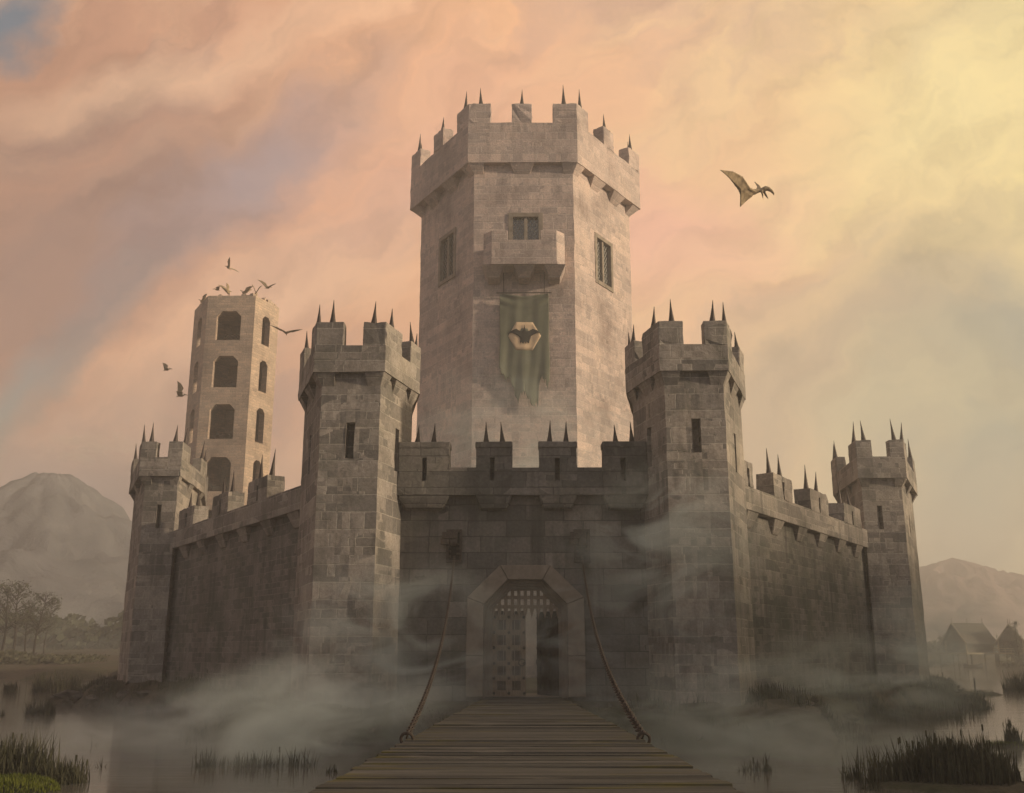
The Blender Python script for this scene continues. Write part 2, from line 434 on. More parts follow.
def hex_tower(name, label, cat, org, shaft, para, z_base, zp0, zp1, zm, mat, spike, th=.9, corner_t=(1.4, 1.4), mids=(), corbel_h=.9,
              slits=(), group=None, corbel_mids=(), corbel_w=1.1, shaft_fn=None, corner_skip=(), wear=.04):
    root = empty(name, org, label, cat, group)
    n = len(shaft)
    m = MB(org)
    zs = [z_base + k * 1.2 for k in range(1, int((zp0 + .5 - z_base) / 1.2) + 1)] + [v for (k, h) in slits for v in (h[2], h[3])]
    for i in range(n):
        m.wall_face(shaft[i], shaft[(i + 1) % n], z_base, zp0 + .6, [h for (k, h) in slits if k == i], zs=zs)
    bmesh.ops.remove_doubles(m.bm, verts=m.bm.verts, dist=1e-4)
    for v in m.bm.verts: v.co += mnoise.noise_vector(v.co * 1.7) * wear * (1.0 + 1.6 * max(0, mnoise.noise(v.co * .7)))
    m.build('wall', mat, root, weld=True, fix=False)
    inner = offset_poly(para, th)
    core = offset_poly(shaft, .45)
    # parapet ring with an underside that overhangs the shaft
    m = MB(org)
    pz = [zp0 + (zp1 - zp0) * k / 4 for k in range(1, 4)]
    for i in range(n):
        j = (i + 1) % n
        P = lambda q, z: (q[0], q[1], z)
        m.wall_face(para[i], para[j], zp0, zp1, zs=pz)
        m.face([P(inner[j], zp0 + .7), P(inner[i], zp0 + .7), P(inner[i], zp1), P(inner[j], zp1)])
        L = math.hypot(para[j][0] - para[i][0], para[j][1] - para[i][1]); N = max(1, round(L / 1.3))
        mixp = lambda a, b, f: (a[0] + (b[0] - a[0]) * f, a[1] + (b[1] - a[1]) * f)
        for k in range(N):
            f0, f1 = k / N, (k + 1) / N
            m.face([P(mixp(para[i], para[j], f0), zp1), P(mixp(para[i], para[j], f1), zp1), P(mixp(inner[i], inner[j], f1), zp1), P(mixp(inner[i], inner[j], f0), zp1)])
            m.face([P(mixp(para[i], para[j], f1), zp0), P(mixp(para[i], para[j], f0), zp0), P(mixp(core[i], core[j], f0), zp0), P(mixp(core[i], core[j], f1), zp0)])
    m.face([(q[0], q[1], zp0 + .7) for q in inner])
    bmesh.ops.remove_doubles(m.bm, verts=m.bm.verts, dist=1e-4)
    for v in m.bm.verts: v.co += mnoise.noise_vector(v.co * 1.9) * wear * (1.0 + 1.6 * max(0, mnoise.noise(v.co * .8)))
    m.build('parapet', mat, root, fix=False)
    # merlons
    for i in range(n):
        if i in corner_skip: continue
        t0, t1 = corner_t[i] if isinstance(corner_t, dict) else corner_t
        pts = corner_pts(para, i, t0, t1, th)
        m = MB(org); m.prism([(p.x, p.y) for p in pts], zp1 - .05, zm)
        # the L-shaped outline's top is concave: fine for an n-gon
        mo = m.build('merlon', mat, root, bevel=.05, worn=wear)
        c0 = (pts[0] + pts[1]) / 2 * .7 + (pts[5] + pts[4]) / 2 * .3
        c1 = (pts[1] + pts[2]) / 2 * .7 + (pts[3] + pts[4]) / 2 * .3
        for c in (c0, c1): put_spike(spike, mo, org, (c.x, c.y, zm - .03))
    for (i, u0, u1) in mids:
        a, d, nn, L = edge_frame(para, i)
        q = [a + d * u0, a + d * u1, a + d * u1 - nn * th, a + d * u0 - nn * th]
        m = MB(org); m.prism([(p.x, p.y) for p in q], zp1 - .05, zm)
        mo = m.build('merlon', mat, root, bevel=.05, worn=wear)
        c = (q[0] + q[1]) / 2 * .6 + (q[2] + q[3]) / 2 * .4
        put_spike(spike, mo, org, (c.x, c.y, zm - .03))
    # corbels
    po = offset_poly(para, .05); so = offset_poly(shaft, .12)
    for i in range(n):
        w = corbel_w
        A = corner_pts(po, i, w * 1.25, w * 1.25, .2); B = corner_pts(so, i, w * .7, w * .7, .2)
        m = MB(org)
        m.hull([(*p.xy, zp0 + .03) for p in A[:3]] + [(*p.xy, zp0 + .03) for p in B[:3]] + [(*p.xy, zp0 - corbel_h) for p in B[:3]])
        m.build('corbel', mat, root, bevel=.04)
    for (i, u) in corbel_mids:
        a, d, nn, L = edge_frame(po, i); b_, d_, n_, L_ = edge_frame(so, i)
        c = a + d * u; w = corbel_w
        cs = b_ + d_ * ((c - b_).dot(d_))
        m = MB(org)
        m.hull([(*(c + d * s * w).xy, zp0 + .03) for s in (-1, 1)] + [(*(cs + d * s * w).xy, zp0 + .03) for s in (-1, 1)] + [(*(cs + d * s * w * .55).xy, zp0 - corbel_h) for s in (-1, 1)])
        m.build('corbel', mat, root, bevel=.04)
    return root

def mirror(poly):
    return [(-x, y) for x, y in poly[::-1]]

# hexagon order (ccw from above): front-left, front-right, right, back-right, back-left, left
nl_para = [(-12.15, 56), (-8.0, 56), (-6.5, 61.3), (-8.0, 69.4), (-12.15, 69.4), (-14.6, 63)]
nl_shaft = [(-11.72, 56.45), (-8.28, 56.45), (-6.95, 61.3), (-8.3, 68.9), (-11.8, 68.9), (-14.12, 63)]
def slit(u, z0, z1, w=.5): return (u - w / 2, u + w / 2, z0, z1, 0, .9)
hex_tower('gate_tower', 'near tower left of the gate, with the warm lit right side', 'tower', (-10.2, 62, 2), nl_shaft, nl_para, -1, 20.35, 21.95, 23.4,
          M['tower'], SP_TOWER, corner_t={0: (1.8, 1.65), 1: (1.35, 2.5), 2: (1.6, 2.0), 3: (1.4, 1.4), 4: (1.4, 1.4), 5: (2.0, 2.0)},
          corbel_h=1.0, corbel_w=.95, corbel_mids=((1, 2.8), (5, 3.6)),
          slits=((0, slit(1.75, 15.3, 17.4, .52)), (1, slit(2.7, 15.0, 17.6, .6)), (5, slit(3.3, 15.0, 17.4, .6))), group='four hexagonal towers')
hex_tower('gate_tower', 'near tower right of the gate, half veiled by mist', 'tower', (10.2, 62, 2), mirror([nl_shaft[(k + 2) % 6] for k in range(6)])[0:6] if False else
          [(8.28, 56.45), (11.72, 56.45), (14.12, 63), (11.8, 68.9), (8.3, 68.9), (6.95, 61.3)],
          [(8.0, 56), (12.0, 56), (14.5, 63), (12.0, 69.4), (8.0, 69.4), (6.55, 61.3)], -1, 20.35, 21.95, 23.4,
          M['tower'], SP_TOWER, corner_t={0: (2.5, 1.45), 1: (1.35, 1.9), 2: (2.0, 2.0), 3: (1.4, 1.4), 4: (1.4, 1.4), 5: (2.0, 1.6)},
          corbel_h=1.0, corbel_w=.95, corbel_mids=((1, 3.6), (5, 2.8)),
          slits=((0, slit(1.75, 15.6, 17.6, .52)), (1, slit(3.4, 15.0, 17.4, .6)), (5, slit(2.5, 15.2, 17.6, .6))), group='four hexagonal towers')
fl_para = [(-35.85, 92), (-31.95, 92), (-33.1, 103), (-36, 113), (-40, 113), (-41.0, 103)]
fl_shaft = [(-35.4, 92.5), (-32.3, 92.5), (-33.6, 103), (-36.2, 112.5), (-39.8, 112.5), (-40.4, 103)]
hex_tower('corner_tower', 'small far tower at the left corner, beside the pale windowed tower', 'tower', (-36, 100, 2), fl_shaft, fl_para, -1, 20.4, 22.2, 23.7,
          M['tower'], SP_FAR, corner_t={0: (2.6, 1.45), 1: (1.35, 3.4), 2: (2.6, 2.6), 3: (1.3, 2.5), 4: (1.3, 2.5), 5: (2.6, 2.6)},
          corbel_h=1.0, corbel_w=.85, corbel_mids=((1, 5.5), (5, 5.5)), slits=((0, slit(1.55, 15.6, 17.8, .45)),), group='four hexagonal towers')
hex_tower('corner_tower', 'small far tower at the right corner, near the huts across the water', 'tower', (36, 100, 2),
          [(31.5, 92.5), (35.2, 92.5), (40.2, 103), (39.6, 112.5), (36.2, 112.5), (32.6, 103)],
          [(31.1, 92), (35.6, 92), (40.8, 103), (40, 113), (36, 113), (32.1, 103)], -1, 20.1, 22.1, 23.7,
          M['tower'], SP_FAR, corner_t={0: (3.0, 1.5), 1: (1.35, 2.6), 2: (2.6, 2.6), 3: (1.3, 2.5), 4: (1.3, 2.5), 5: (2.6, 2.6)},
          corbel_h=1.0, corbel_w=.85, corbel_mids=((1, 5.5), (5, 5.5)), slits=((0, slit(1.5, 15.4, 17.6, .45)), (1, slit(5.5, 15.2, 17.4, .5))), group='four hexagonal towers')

# --- keep
xk = .25
kp = [(xk - 6.75, 110), (xk + 6.5, 110), (xk + 15.6, 123.4), (xk + 6.6, 137), (xk - 6.6, 137), (xk - 15.2, 123.4)]
ks = [(xk - 6.0, 110.8), (xk + 5.95, 110.8), (xk + 14.0, 123.2), (xk + 6, 136), (xk - 6, 136), (xk - 13.6, 123.2)]
LK = math.hypot(ks[2][0] - ks[1][0], ks[2][1] - ks[1][1])
kfw = (4.55, 7.85, 50.4, 55.0, 0, .75)
krw = (LK * .50 - 1.9, LK * .50 + 1.9, 48.6, 54.4, 0, .75)
klw = (LK * .52 - 1.9, LK * .52 + 1.9, 49.3, 55.0, 0, .75)
keep = hex_tower('keep', 'tall six-sided central tower with a balcony and leaded windows', 'tower', (xk, 123, 2), ks, kp, -1, 61.7, 67.0, 69.6,
                 M['keep'], SP_KEEP, th=1.5, wear=.07, corner_t=(2.9, 2.75), mids=((0, 5.3, 7.75), (1, 6.6, 9.2), (5, 6.6, 9.2), (2, 6.6, 9.2), (3, 5.3, 7.7), (4, 6.6, 9.2)), corbel_h=1.35, corbel_w=1.5,
                 corbel_mids=((0, 6.5), (1, 5.6), (1, 10.6), (5, 5.2), (5, 10.2)), slits=((0, kfw), (1, krw), (5, klw)))
korg = (xk, 123, 2)
def keep_window(i, h, label=None):
    a, d, n, L = edge_frame(ks, i)
    u0, u1, v0, v1 = h[:4]
    P = lambda u, v, w: a + d * u + Vector((0, 0, v)) - n * w
    m = MB(korg)
    def bar(ua, ub, va, vb, w0, w1):
        m.extrude([P(ua, va, w0), P(ub, va, w0), P(ub, vb, w0), P(ua, vb, w0)], -n * (w1 - w0))
    bar(u0 - .42, u0 + .1, v0 - .4, v1 + .42, -.09, .3)
    bar(u1 - .1, u1 + .42, v0 - .4, v1 + .42, -.09, .3)
    bar(u0 + .1, u1 - .1, v1 - .08, v1 + .42, -.09, .3)
    bar(u0 + .1, u1 - .1, v0 - .4, v0 + .1, -.13, .3)
    fr = m.build('window', M['trim'], keep, bevel=.03)
    if label: fr['label'] = label
    m = MB(korg); uc = (u0 + u1) / 2
    bar(uc - .2, uc + .2, v0 + .1, v1 - .08, .1, .4)
    m.build('mullion', M['trim'], fr, bevel=.03)
    for (ua, ub) in ((u0 + .1, uc - .2), (uc + .2, u1 - .1)):
        m = MB(korg)
        m.extrude([P(ua - .05, v0, .42), P(ub + .05, v0, .42), P(ub + .05, v1, .42), P(ua - .05, v1, .42)], -n * .06)
        m.build('pane', M['glass'], fr)
keep_window(0, kfw, 'window behind the balcony'); keep_window(1, krw, 'pale window reflecting the sky'); keep_window(5, klw, 'dark window on the shaded side')
# balcony
bo = [(xk - 4.75, 110.78), (xk - 4.75, 109.0), (xk - 3.75, 107.9), (xk + 3.75, 107.9), (xk + 4.75, 109.0), (xk + 4.75, 110.78)]
m = MB(korg)
bi = [(xk - 4.15, 110.78), (xk - 4.15, 109.25), (xk - 3.5, 108.5), (xk + 3.5, 108.5), (xk + 4.15, 109.25), (xk + 4.15, 110.78)]
for k in range(5):
    q = [bo[k], bo[k + 1], bi[k + 1], bi[k]]
    m.prism(q, 48.1, 50.75)
m.prism([(xk + (x - xk) * 1.015, y - (.06 if y < 110 else 0)) for x, y in bo], 47.75, 48.097)
balc = m.build('balcony', M['keep'], keep, weld=False)
for s in (-1, 1):
    m = MB(korg)
    bx = lambda x: xk + s * x
    q = [(bx(1.9), 107.9), (bx(3.75), 107.9), (bx(4.75), 109.0), (bx(4.15), 109.25), (bx(3.5), 108.5), (bx(1.9), 108.5)]
    m.prism(q if s > 0 else q[::-1], 50.7, 51.95)
    m.build('merlon', M['keep'], balc, bevel=.06)
for xc in (-3.55, 0, 3.55):
    m = MB(korg)
    m.hull([(xk + xc + s * 1.25, 107.98, 47.77) for s in (-1, 1)] + [(xk + xc + s * 1.25, 110.7, 47.77) for s in (-1, 1)] + [(xk + xc + s * .62, 109.2, 46.55) for s in (-1, 1)] + [(xk + xc + s * .62, 110.7, 46.3) for s in (-1, 1)])
    m.build('corbel', M['keep'], balc, bevel=.05)

# --- banner hanging on the keep
borg = (xk, 110.2, 32)
ban = empty('banner', borg, 'torn green banner with a winged beast emblem hanging below the balcony', 'banner')
yb = 110.25
m = MB(borg); m.tube([(xk - 3.25, yb, 45.1), (xk + 3.2, yb, 45.1)], .07, 8); m.build('rod', M['rope'], ban)
for x in (xk - 2.4, xk + 2.35):
    m = MB(borg); m.tube([(x, yb, 45.1), (x, yb - .12, 47.9)], .045, 6); m.build('cord', M['rope'], ban)
def cloth_y(x, z):
    s = (45 - z) / 13
    return yb - .12 - .07 * math.sin(x * 2.3 + z * .22) * (.25 + s) - .035 * math.sin(x * 4.9 - z * .35 + 1) * (.3 + s) - .12 * math.exp(-((45 - z) / 1.4) ** 2) * math.sin((45 - z) * 5 + .6 * x * x)
def hem(x):
    """torn lower edge: long in the middle, ripped away on the left, a notch right of the middle"""
    u = (x - xk + 2.85) / 5.7
    base = np.interp(u, [0, .06, .14, .2, .28, .31, .36, .42, .52, .60, .66, .72, .78, .80, .83, .88, .93, .97, 1], [35.9, 35.2, 34.6, 35.0, 33.4, 32.7, 31.9, 33.0, 33.0, 32.2, 31.4, 31.8, 31.6, 33.7, 34.9, 34.6, 34.3, 33.6, 34.2])
    return base + .22 * math.sin(x * 17) + .15 * math.sin(x * 31 + 1)
NX, NZ = 70, 60
m = MB(borg); g = []
for i in range(NX + 1):
    x0 = xk - 2.85 + 5.7 * i / NX; row = []
    h = hem(x0)
    for j in range(NZ + 1):
        f = j / NZ
        top = 44.95 - .35 * math.sin(math.pi * (x0 - xk + 2.85) / 5.7) ** 2
        z = top + (h - top) * f
        x = x0 + .12 * math.sin(z * .9) * f * math.copysign(1, x0 - xk) * .5
        row.append(m.bm.verts.new((x, cloth_y(x0, z), z)))
    g.append(row)
for i in range(NX):
    for j in range(NZ):
        m.bm.faces.new((g[i][j], g[i + 1][j], g[i + 1][j + 1], g[i][j + 1]))
cl = m.build('cloth', M['banner'], ban, smooth=True, fix=False, weld=False)
md = cl.modifiers.new('thick', 'SOLIDIFY'); md.thickness = .05
def on_cloth(name, outline, mat, off, parent):
    """a flat shape sewn on the cloth: follows its folds"""
    m = MB(borg)
    f = m.face([(x, 0, z) for x, z in outline])
    bmesh.ops.triangulate(m.bm, faces=[f])
    for _ in range(3):
        bmesh.ops.subdivide_edges(m.bm, edges=[e for e in m.bm.edges if e.calc_length() > .25], cuts=1, use_grid_fill=False)
        bmesh.ops.triangulate(m.bm, faces=m.bm.faces)
    for v in m.bm.verts: v.co.y = cloth_y(v.co.x, v.co.z) - off
    o = m.build(name, mat, parent, smooth=True, fix=False)
    s = o.modifiers.new('thick', 'SOLIDIFY'); s.thickness = .02
    return o
ex, ez = xk + .02, 39.75
hexo = [(ex + 1.9 * math.cos(R(60 * k)), ez + 1.95 * math.sin(R(60 * k))) for k in range(6)]
em = on_cloth('emblem', hexo, M['emblem'], .06, cl)
hexi = [(ex + .72 * math.cos(R(60 * k)), ez + .1 + .95 * math.sin(R(60 * k))) for k in range(6)]
on_cloth('emblem_ring', hexi, M['banner'], .085, em)
half = [(0, 1.3), (.07, .85), (.15, .55), (.5, .48), (.95, .76), (1.4, .6), (1.95, .18), (1.5, .28), (1.1, .1), (.75, -.1), (.48, -.36), (.3, -.42), (.5, -1.0), (.2, -.7), (.18, -1.08), (0, -.8)]
dev = [(ex + x, ez + .1 + z) for x, z in half] + [(ex - x, ez + .1 + z) for x, z in half[::-1][1:-1]]
on_cloth('winged_beast', dev, M['device'], .11, em)

# --- gate wall
gorg = (0.15, 60, 2)
gw = empty('gate_wall', gorg, 'dark front wall between the two near towers, with the gateway', 'wall')
gx0, gx1 = -2.3, 2.6           # gateway clear opening
GH = (gx0 + 7.8, gx1 + 7.8, 1.95, 8.65, 1.42, 5.0)
m = MB(gorg)
m.wall_face((-7.8, 60), (7.8, 60), -1, 15.3, [GH], cap=False)
bx0, bx1 = gx0 + .2, gx1 - .2
m.wall_face((7.8, 65), (-7.8, 65), -1, 15.3, [(7.8 - gx1, 7.8 - gx0, 1.95, 8.65, 1.42, .01)], cap=False)
m.face([(-7.8, 60, 15.3), (7.8, 60, 15.3), (7.8, 65, 15.3), (-7.8, 65, 15.3)])
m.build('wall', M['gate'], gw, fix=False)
m = MB(gorg)
m.box(-7.7, 7.7, 59.25, 60.35, 13.6, 14.45)
GM = [(a, b, (a + b) / 2 + random.uniform(-.15, .1)) for a, b in ((-7.45, -4.4), (-2.8, -.65), (1.0, 3.25), (4.85, 7.45))]
xe = [-7.7] + [v for g in GM for v in (g[2] - .14, g[2] + .14)] + [7.7]
for k in range(0, len(xe), 2): m.box(xe[k], xe[k + 1], 59.25, 60.35, 14.45, 15.25)
m.build('parapet', M['gate'], gw, jitter=.03)
for (a, b, sx) in GM:
    cx = (a + b) / 2
    m = MB(gorg)
    m.wall_face((a, 59.22), (b, 59.22), 13.62, 16.8, [(sx - .14 - a, sx + .14 - a, 14.45, 15.85, 0, 1.1)], cap=False)
    m.wall_face((b, 60.32), (a, 60.32), 15.2, 16.8, [])
    m.wall_face((b, 59.22), (b, 60.32), 15.2, 16.8); m.wall_face((a, 60.32), (a, 59.22), 15.2, 16.8)
    m.face([(a, 59.22, 16.8), (b, 59.22, 16.8), (b, 60.32, 16.8), (a, 60.32, 16.8)])
    mo = m.build('merlon', M['gate'], gw, fix=False, worn=.05)
    m = MB(gorg); m.box(a - .05, b + .05, 59.16, 60.38, 16.45, 16.84)
    m.build('coping', M['gate'], mo, bevel=.09, jitter=.03)
    for s in (-.48, .52):
        put_spike(SP_WALL, mo, gorg, (cx + s, 59.75, 16.8))
    # broad corbel under each merlon
    w = (b - a) / 2
    m = MB(gorg)
    m.hull([(cx + s * w * 1.02, 59.3, 13.63) for s in (-1, 1)] + [(cx + s * w * 1.02, 60.2, 13.63) for s in (-1, 1)] +
           [(cx + s * w * .98, 59.3, 13.45) for s in (-1, 1)] +
           [(cx + s * w * .74, 59.5, 12.85) for s in (-1, 1)] + [(cx + s * w * .74, 60.2, 12.7) for s in (-1, 1)])
    m.build('corbel', M['gate'], gw, bevel=.07, jitter=.03)
# stone surround: seven dressed blocks
m = MB(gorg)
cx = (gx0 + gx1) / 2
inn = [(gx0, 2.0), (gx0, 4.3), (gx0, 7.23), (gx0 + 1.42, 8.65), (gx1 - 1.42, 8.65), (gx1, 7.23), (gx1, 4.3), (gx1, 2.0)]
out = [(gx0 - 1.0, 2.0), (gx0 - 1.02, 4.3), (gx0 - .98, 7.62), (gx0 + .95, 9.5), (gx1 - .95, 9.5), (gx1 + .98, 7.62), (gx1 + 1.02, 4.3), (gx1 + 1.0, 2.0)]
for k in range(7):
    g = .012
    q = [inn[k], out[k], out[k + 1], inn[k + 1]]
    c = (sum(p[0] for p in q) / 4, sum(p[1] for p in q) / 4)
    q = [(c[0] + (p[0] - c[0]) * (1 - g), c[1] + (p[1] - c[1]) * (1 - g)) for p in q]
    m.extrude([(p[0], 59.74, p[1]) for p in q], (0, .5, 0))
m.build('door_surround', M['trim'], gw, bevel=.04, weld=False)
# stepped mouldings inside the opening
for k, (ins, y) in enumerate(((.16, 60.35), (.32, 60.7), (.48, 61.05))):
    m = MB(gorg)
    i2 = [(gx0 + ins, 1.99), (gx0 + ins, 7.23 - ins * .4), (gx0 + 1.42 + ins * .4, 8.65 - ins), (gx1 - 1.42 - ins * .4, 8.65 - ins), (gx1 - ins, 7.23 - ins * .4), (gx1 - ins, 1.99)]
    o2 = [(gx0 - .1, 1.99), (gx0 - .1, 7.3), (gx0 + 1.4, 8.75), (gx1 - 1.4, 8.75), (gx1 + .1, 7.3), (gx1 + .1, 1.99)]
    for j in range(5):
        m.extrude([(p[0], y, p[1]) for p in (o2[j], o2[j + 1], i2[j + 1], i2[j])], (0, .36, 0))
    m.build('jamb_moulding', M['trim'], gw, weld=False)
# portcullis
m = MB(gorg); yp = 61.45
for k in range(11):
    x = gx0 + .5 + (gx1 - gx0 - 1.0) * k / 10
    top = min(8.2, 7.05 + (x - gx0) * 1.0, 7.05 + (gx1 - x) * 1.0)
    m.box(x - .1, x + .1, yp, yp + .22, 7.0, top)
    m.hull([(x - .14, yp - .02, 7.02), (x + .14, yp - .02, 7.02), (x - .14, yp + .24, 7.02), (x + .14, yp + .24, 7.02), (x, yp + .11, 6.45)])
for z in (7.15, 7.7, 8.2):
    hw = min(2.1, 2.1 - (z - 7.1)) if z > 7.1 else 2.1
    m.box(cx - hw, cx + hw, yp - .05, yp + .27, z - .1, z + .1)
m.build('portcullis', M['grillewood'], gw, weld=False)
# doors
def door(hx, ang, sgn, mat, name='door', lab=None):
    """leaf hinged at hx, opening inwards by ang; sgn +1 leaf runs to the right"""
    y0 = 62.0; W = 2.0; H = 4.9
    c, s = math.cos(ang), math.sin(ang)
    def P(u, w, z): return (hx + sgn * (u * c) - sgn * w * s * 1, y0 + u * s + w * c, z)
    def bx(m, u0, u1, w0, w1, z0, z1):
        m.extrude([P(u0, w0, z0), P(u1, w0, z0), P(u1, w1, z0), P(u0, w1, z0)], (0, 0, z1 - z0))
    m = MB(gorg)
    for k in range(6):
        u = W * k / 6
        bx(m, u + .008, u + W / 6 - .008, 0, .12, 2.02, 2.02 + H - .0 + .02 * math.sin(k * 3))
    d = m.build(name, mat, gw, weld=False, bevel=.012)
    if lab: d['label'] = lab
    m = MB(gorg)
    for u in (.1, W * .5, W - .1):
        bx(m, max(0, u - .19), min(W, u + .19), -.07, .001, 2.03, 2.0 + H)
    for z in (2.14, 3.0, 3.85, 4.75, 5.65, 6.55):
        bx(m, .02, W - .02, -.055, .001, z - .16, z + .16)
    fr = m.build('door_frame', M['grillewood'] if mat == M['wood'] else mat, d, weld=False)
    m = MB(gorg)
    for u in (.1, W * .5, W - .1):
        for z in (2.14, 3.0, 3.85, 4.75, 5.65, 6.55):
            a = Vector(P(u, -.06, z)); b = Vector(P(u, -.16, z)); m.tube([a, a + (b - a) * .6, b], [.1, .085, .02], 8)
    m.build('stud', M['iron'], d)
    m = MB(gorg)
    cc = Vector(P(W - .22, -.13, 3.9)); m.torus(cc, Vector(P(0, -1, 0)) - Vector(P(0, 0, 0)), (0, 0, 1), .2, .035)
    m.build('door_ring', M['iron'], d)
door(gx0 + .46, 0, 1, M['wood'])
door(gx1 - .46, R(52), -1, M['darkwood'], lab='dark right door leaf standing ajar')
# threshold slab
m = MB(gorg); m.box(gx0 + .02, gx1 - .02, 60.0, 65.6, 1.2, 1.985); m.build('threshold', M['trim'], gw)
# iron chain hoists beside the gateway
for (x0, x1) in ((-4.55, -3.62), (3.05, 4.0)):
    m = MB(gorg)
    m.box(x0, x0 + .13, 59.7, 60.05, 9.65, 11.6); m.box(x1 - .13, x1, 59.7, 60.05, 9.65, 11.6)
    m.box(x0 + .13, x1 - .13, 59.72, 60.05, 11.45, 11.6); m.box(x0 + .13, x1 - .13, 59.72, 60.05, 9.65, 9.8)
    m.box(x0 - .22, x1 - .25, 59.45, 59.72, 11.05, 11.42); m.box(x0 - .3, x0 + .2, 59.4, 59.7, 10.7, 11.02)
    for z in (10.15, 10.45, 10.75): m.box(x1 - .3, x1 - .12, 59.62, 59.9, z - .06, z + .06)
    for z in (10.0, 10.3, 10.6): m.box(x0 + .12, x0 + .28, 59.62, 59.9, z - .06, z + .06)
    hb = m.build('chain_hoist', M['iron'], gw, weld=False)
    m = MB(gorg); xc = (x0 + x1) / 2
    m.tube([(xc - .22, 59.75, 10.85), (xc + .22, 59.75, 10.85)], .28, 14)
    m.build('pulley', M['iron'], hb)
    m = MB(gorg); m.box(x0 + .05, x1 - .05, 59.93, 60.01, 9.7, 11.5); m.build('back_plate', M['device'], hb)
gatewall = gw

# --- curtain walls
def curtain(label, A, B, out_sign, merl, name='curtain_wall'):
    A = Vector((*A, 0)); B = Vector((*B, 0)); d = (B - A); L = d.length; d.normalize()
    n = Vector((d.y, -d.x, 0)) * out_sign
    org = ((A + B) / 2 - n * 1.2); org.z = 2
    root = empty(name, org, label, 'wall', 'curtain walls')
    P = lambda s, w, z: A + d * s + n * w + Vector((0, 0, z))
    m = MB(org)
    m.extrude([P(0, -2.4, -1), P(L, -2.4, -1), P(L, 0, -1), P(0, 0, -1)], (0, 0, 16.0))
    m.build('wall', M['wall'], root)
    m = MB(org)
    m.extrude([P(0, -.7, 13.7), P(L, -.7, 13.7), P(L, .6, 13.7), P(0, .6, 13.7)], (0, 0, 1.65))
    m.build('parapet', M['tower'], root, bevel=.06, jitter=.04)
    for (s0, s1) in merl:
        # merlon built of two piers and a lintel so that the slit is a real gap
        sc = (s0 + s1) / 2; hw = .2
        m = MB(org)
        for (a, b, z0, z1) in ((s0, sc - hw, 15.3, 17.0), (sc + hw, s1, 15.3, 17.0)):
            m.extrude([P(a, -.68, z0), P(b, -.68, z0), P(b, .62, z0), P(a, .62, z0)], (0, 0, z1 - z0))
        m.extrude([P(sc - hw, -.68, 16.55), P(sc + hw, -.68, 16.55), P(sc + hw, .62, 16.55), P(sc - hw, .62, 16.55)], (0, 0, .45))
        mo = m.build('merlon', M['tower'], root, weld=True, worn=.07)
        for q in (-.28, .28):
            put_spike(SP_FAR, mo, org, P(sc + (s1 - s0) * q, 0, 16.97))
    k = 3.0
    while k < L:
        m = MB(org)
        m.hull([P(k + s * 1.1, .52, 13.73) for s in (-1, 1)] + [P(k + s * 1.1, -.1, 13.73) for s in (-1, 1)] + [P(k + s * .6, .1, 12.7) for s in (-1, 1)] + [P(k + s * .6, -.1, 12.6) for s in (-1, 1)])
        m.build('corbel', M['tower'], root, bevel=.05)
        k += 5.4
curtain('dark wall running back from the left near tower to the small left corner tower', (-13.6, 65.5), (-33.4, 95.2), -1, ((8.0, 12.2), (17.0, 21.2), (26.6, 31.2)))
curtain('wall running back from the right near tower to the small right corner tower', (13.6, 65.5), (32.7, 95.2), 1, ((1.2, 3.0), (7.2, 11.4), (15.8, 20.4), (25.0, 30.6)))
# back walls of the enclosure close the plan
def backwall(label, A, B):
    A = Vector((*A, 0)); B = Vector((*B, 0)); d = (B - A).normalized(); n = Vector((d.y, -d.x, 0))
    m = MB((A + B) / 2 + Vector((0, 0, 2)))
    m.extrude([A + Vector((0, 0, -1)), B + Vector((0, 0, -1)), B - n * 2.4 + Vector((0, 0, -1)), A - n * 2.4 + Vector((0, 0, -1))], (0, 0, 14.5))
    o = m.build('curtain_wall', M['wall']); tag(o, label, 'wall', 'curtain walls')

# --- ruined tower with tall openings
rs = [(-50.0, 150), (-42.4, 150), (-40.1, 156.0), (-42.4, 163), (-50.0, 163), (-54.4, 157)]
rorg = (-46.5, 156.5, 2)
ruin = empty('ruined_tower', rorg, 'pale roofless tower with tall open windows behind the left wall', 'tower')
m = MB(rorg)
rows = [(52.0, 56.8), (44.3, 49.4), (36.1, 41.6), (28.0, 33.3), (20, 25.2)]
for i in range(6):
    a, b = rs[i], rs[(i + 1) % 6]; L = math.hypot(b[0] - a[0], b[1] - a[1])
    hw = min(1.95, L * .29) if i in (0, 3) else L * .16
    off = -.25 if i == 0 else 0
    hs = [] if i in (2, 3, 4) else [(L / 2 - hw + off, L / 2 + hw + off, z0, z1, .85 if i in (0, 3) else .6, 1.0) for z0, z1 in rows]
    m.wall_face(a, b, -1, 59.4 + (0 if i in (0, 1) else .0), hs, cap=False)
    ai, bi_ = offset_poly(rs, 1.0)[i], offset_poly(rs, 1.0)[(i + 1) % 6]
    # inner skin as jambs and floors between openings
    Li = math.hypot(bi_[0] - ai[0], bi_[1] - ai[1]); o2 = (Vector(ai) - Vector(a)).dot((Vector(b) - Vector(a)).normalized())
    hs2 = [(h[0] - o2, h[1] - o2, h[2], h[3], h[4], .02) for h in hs]
    hs2 = [(Li - h[1], Li - h[0], *h[2:]) for h in hs2]
    m.wall_face(bi_, ai, -1, 59.4, hs2, cap=False)
inner = offset_poly(rs, 1.0)
for i in range(6):
    j = (i + 1) % 6
    m.face([(*rs[i], 59.4), (*rs[j], 59.4), (*inner[j], 59.4), (*inner[i], 59.4)])
m.build('wall', M['ruin'], ruin, fix=False)
fl = offset_poly(rs, .6)
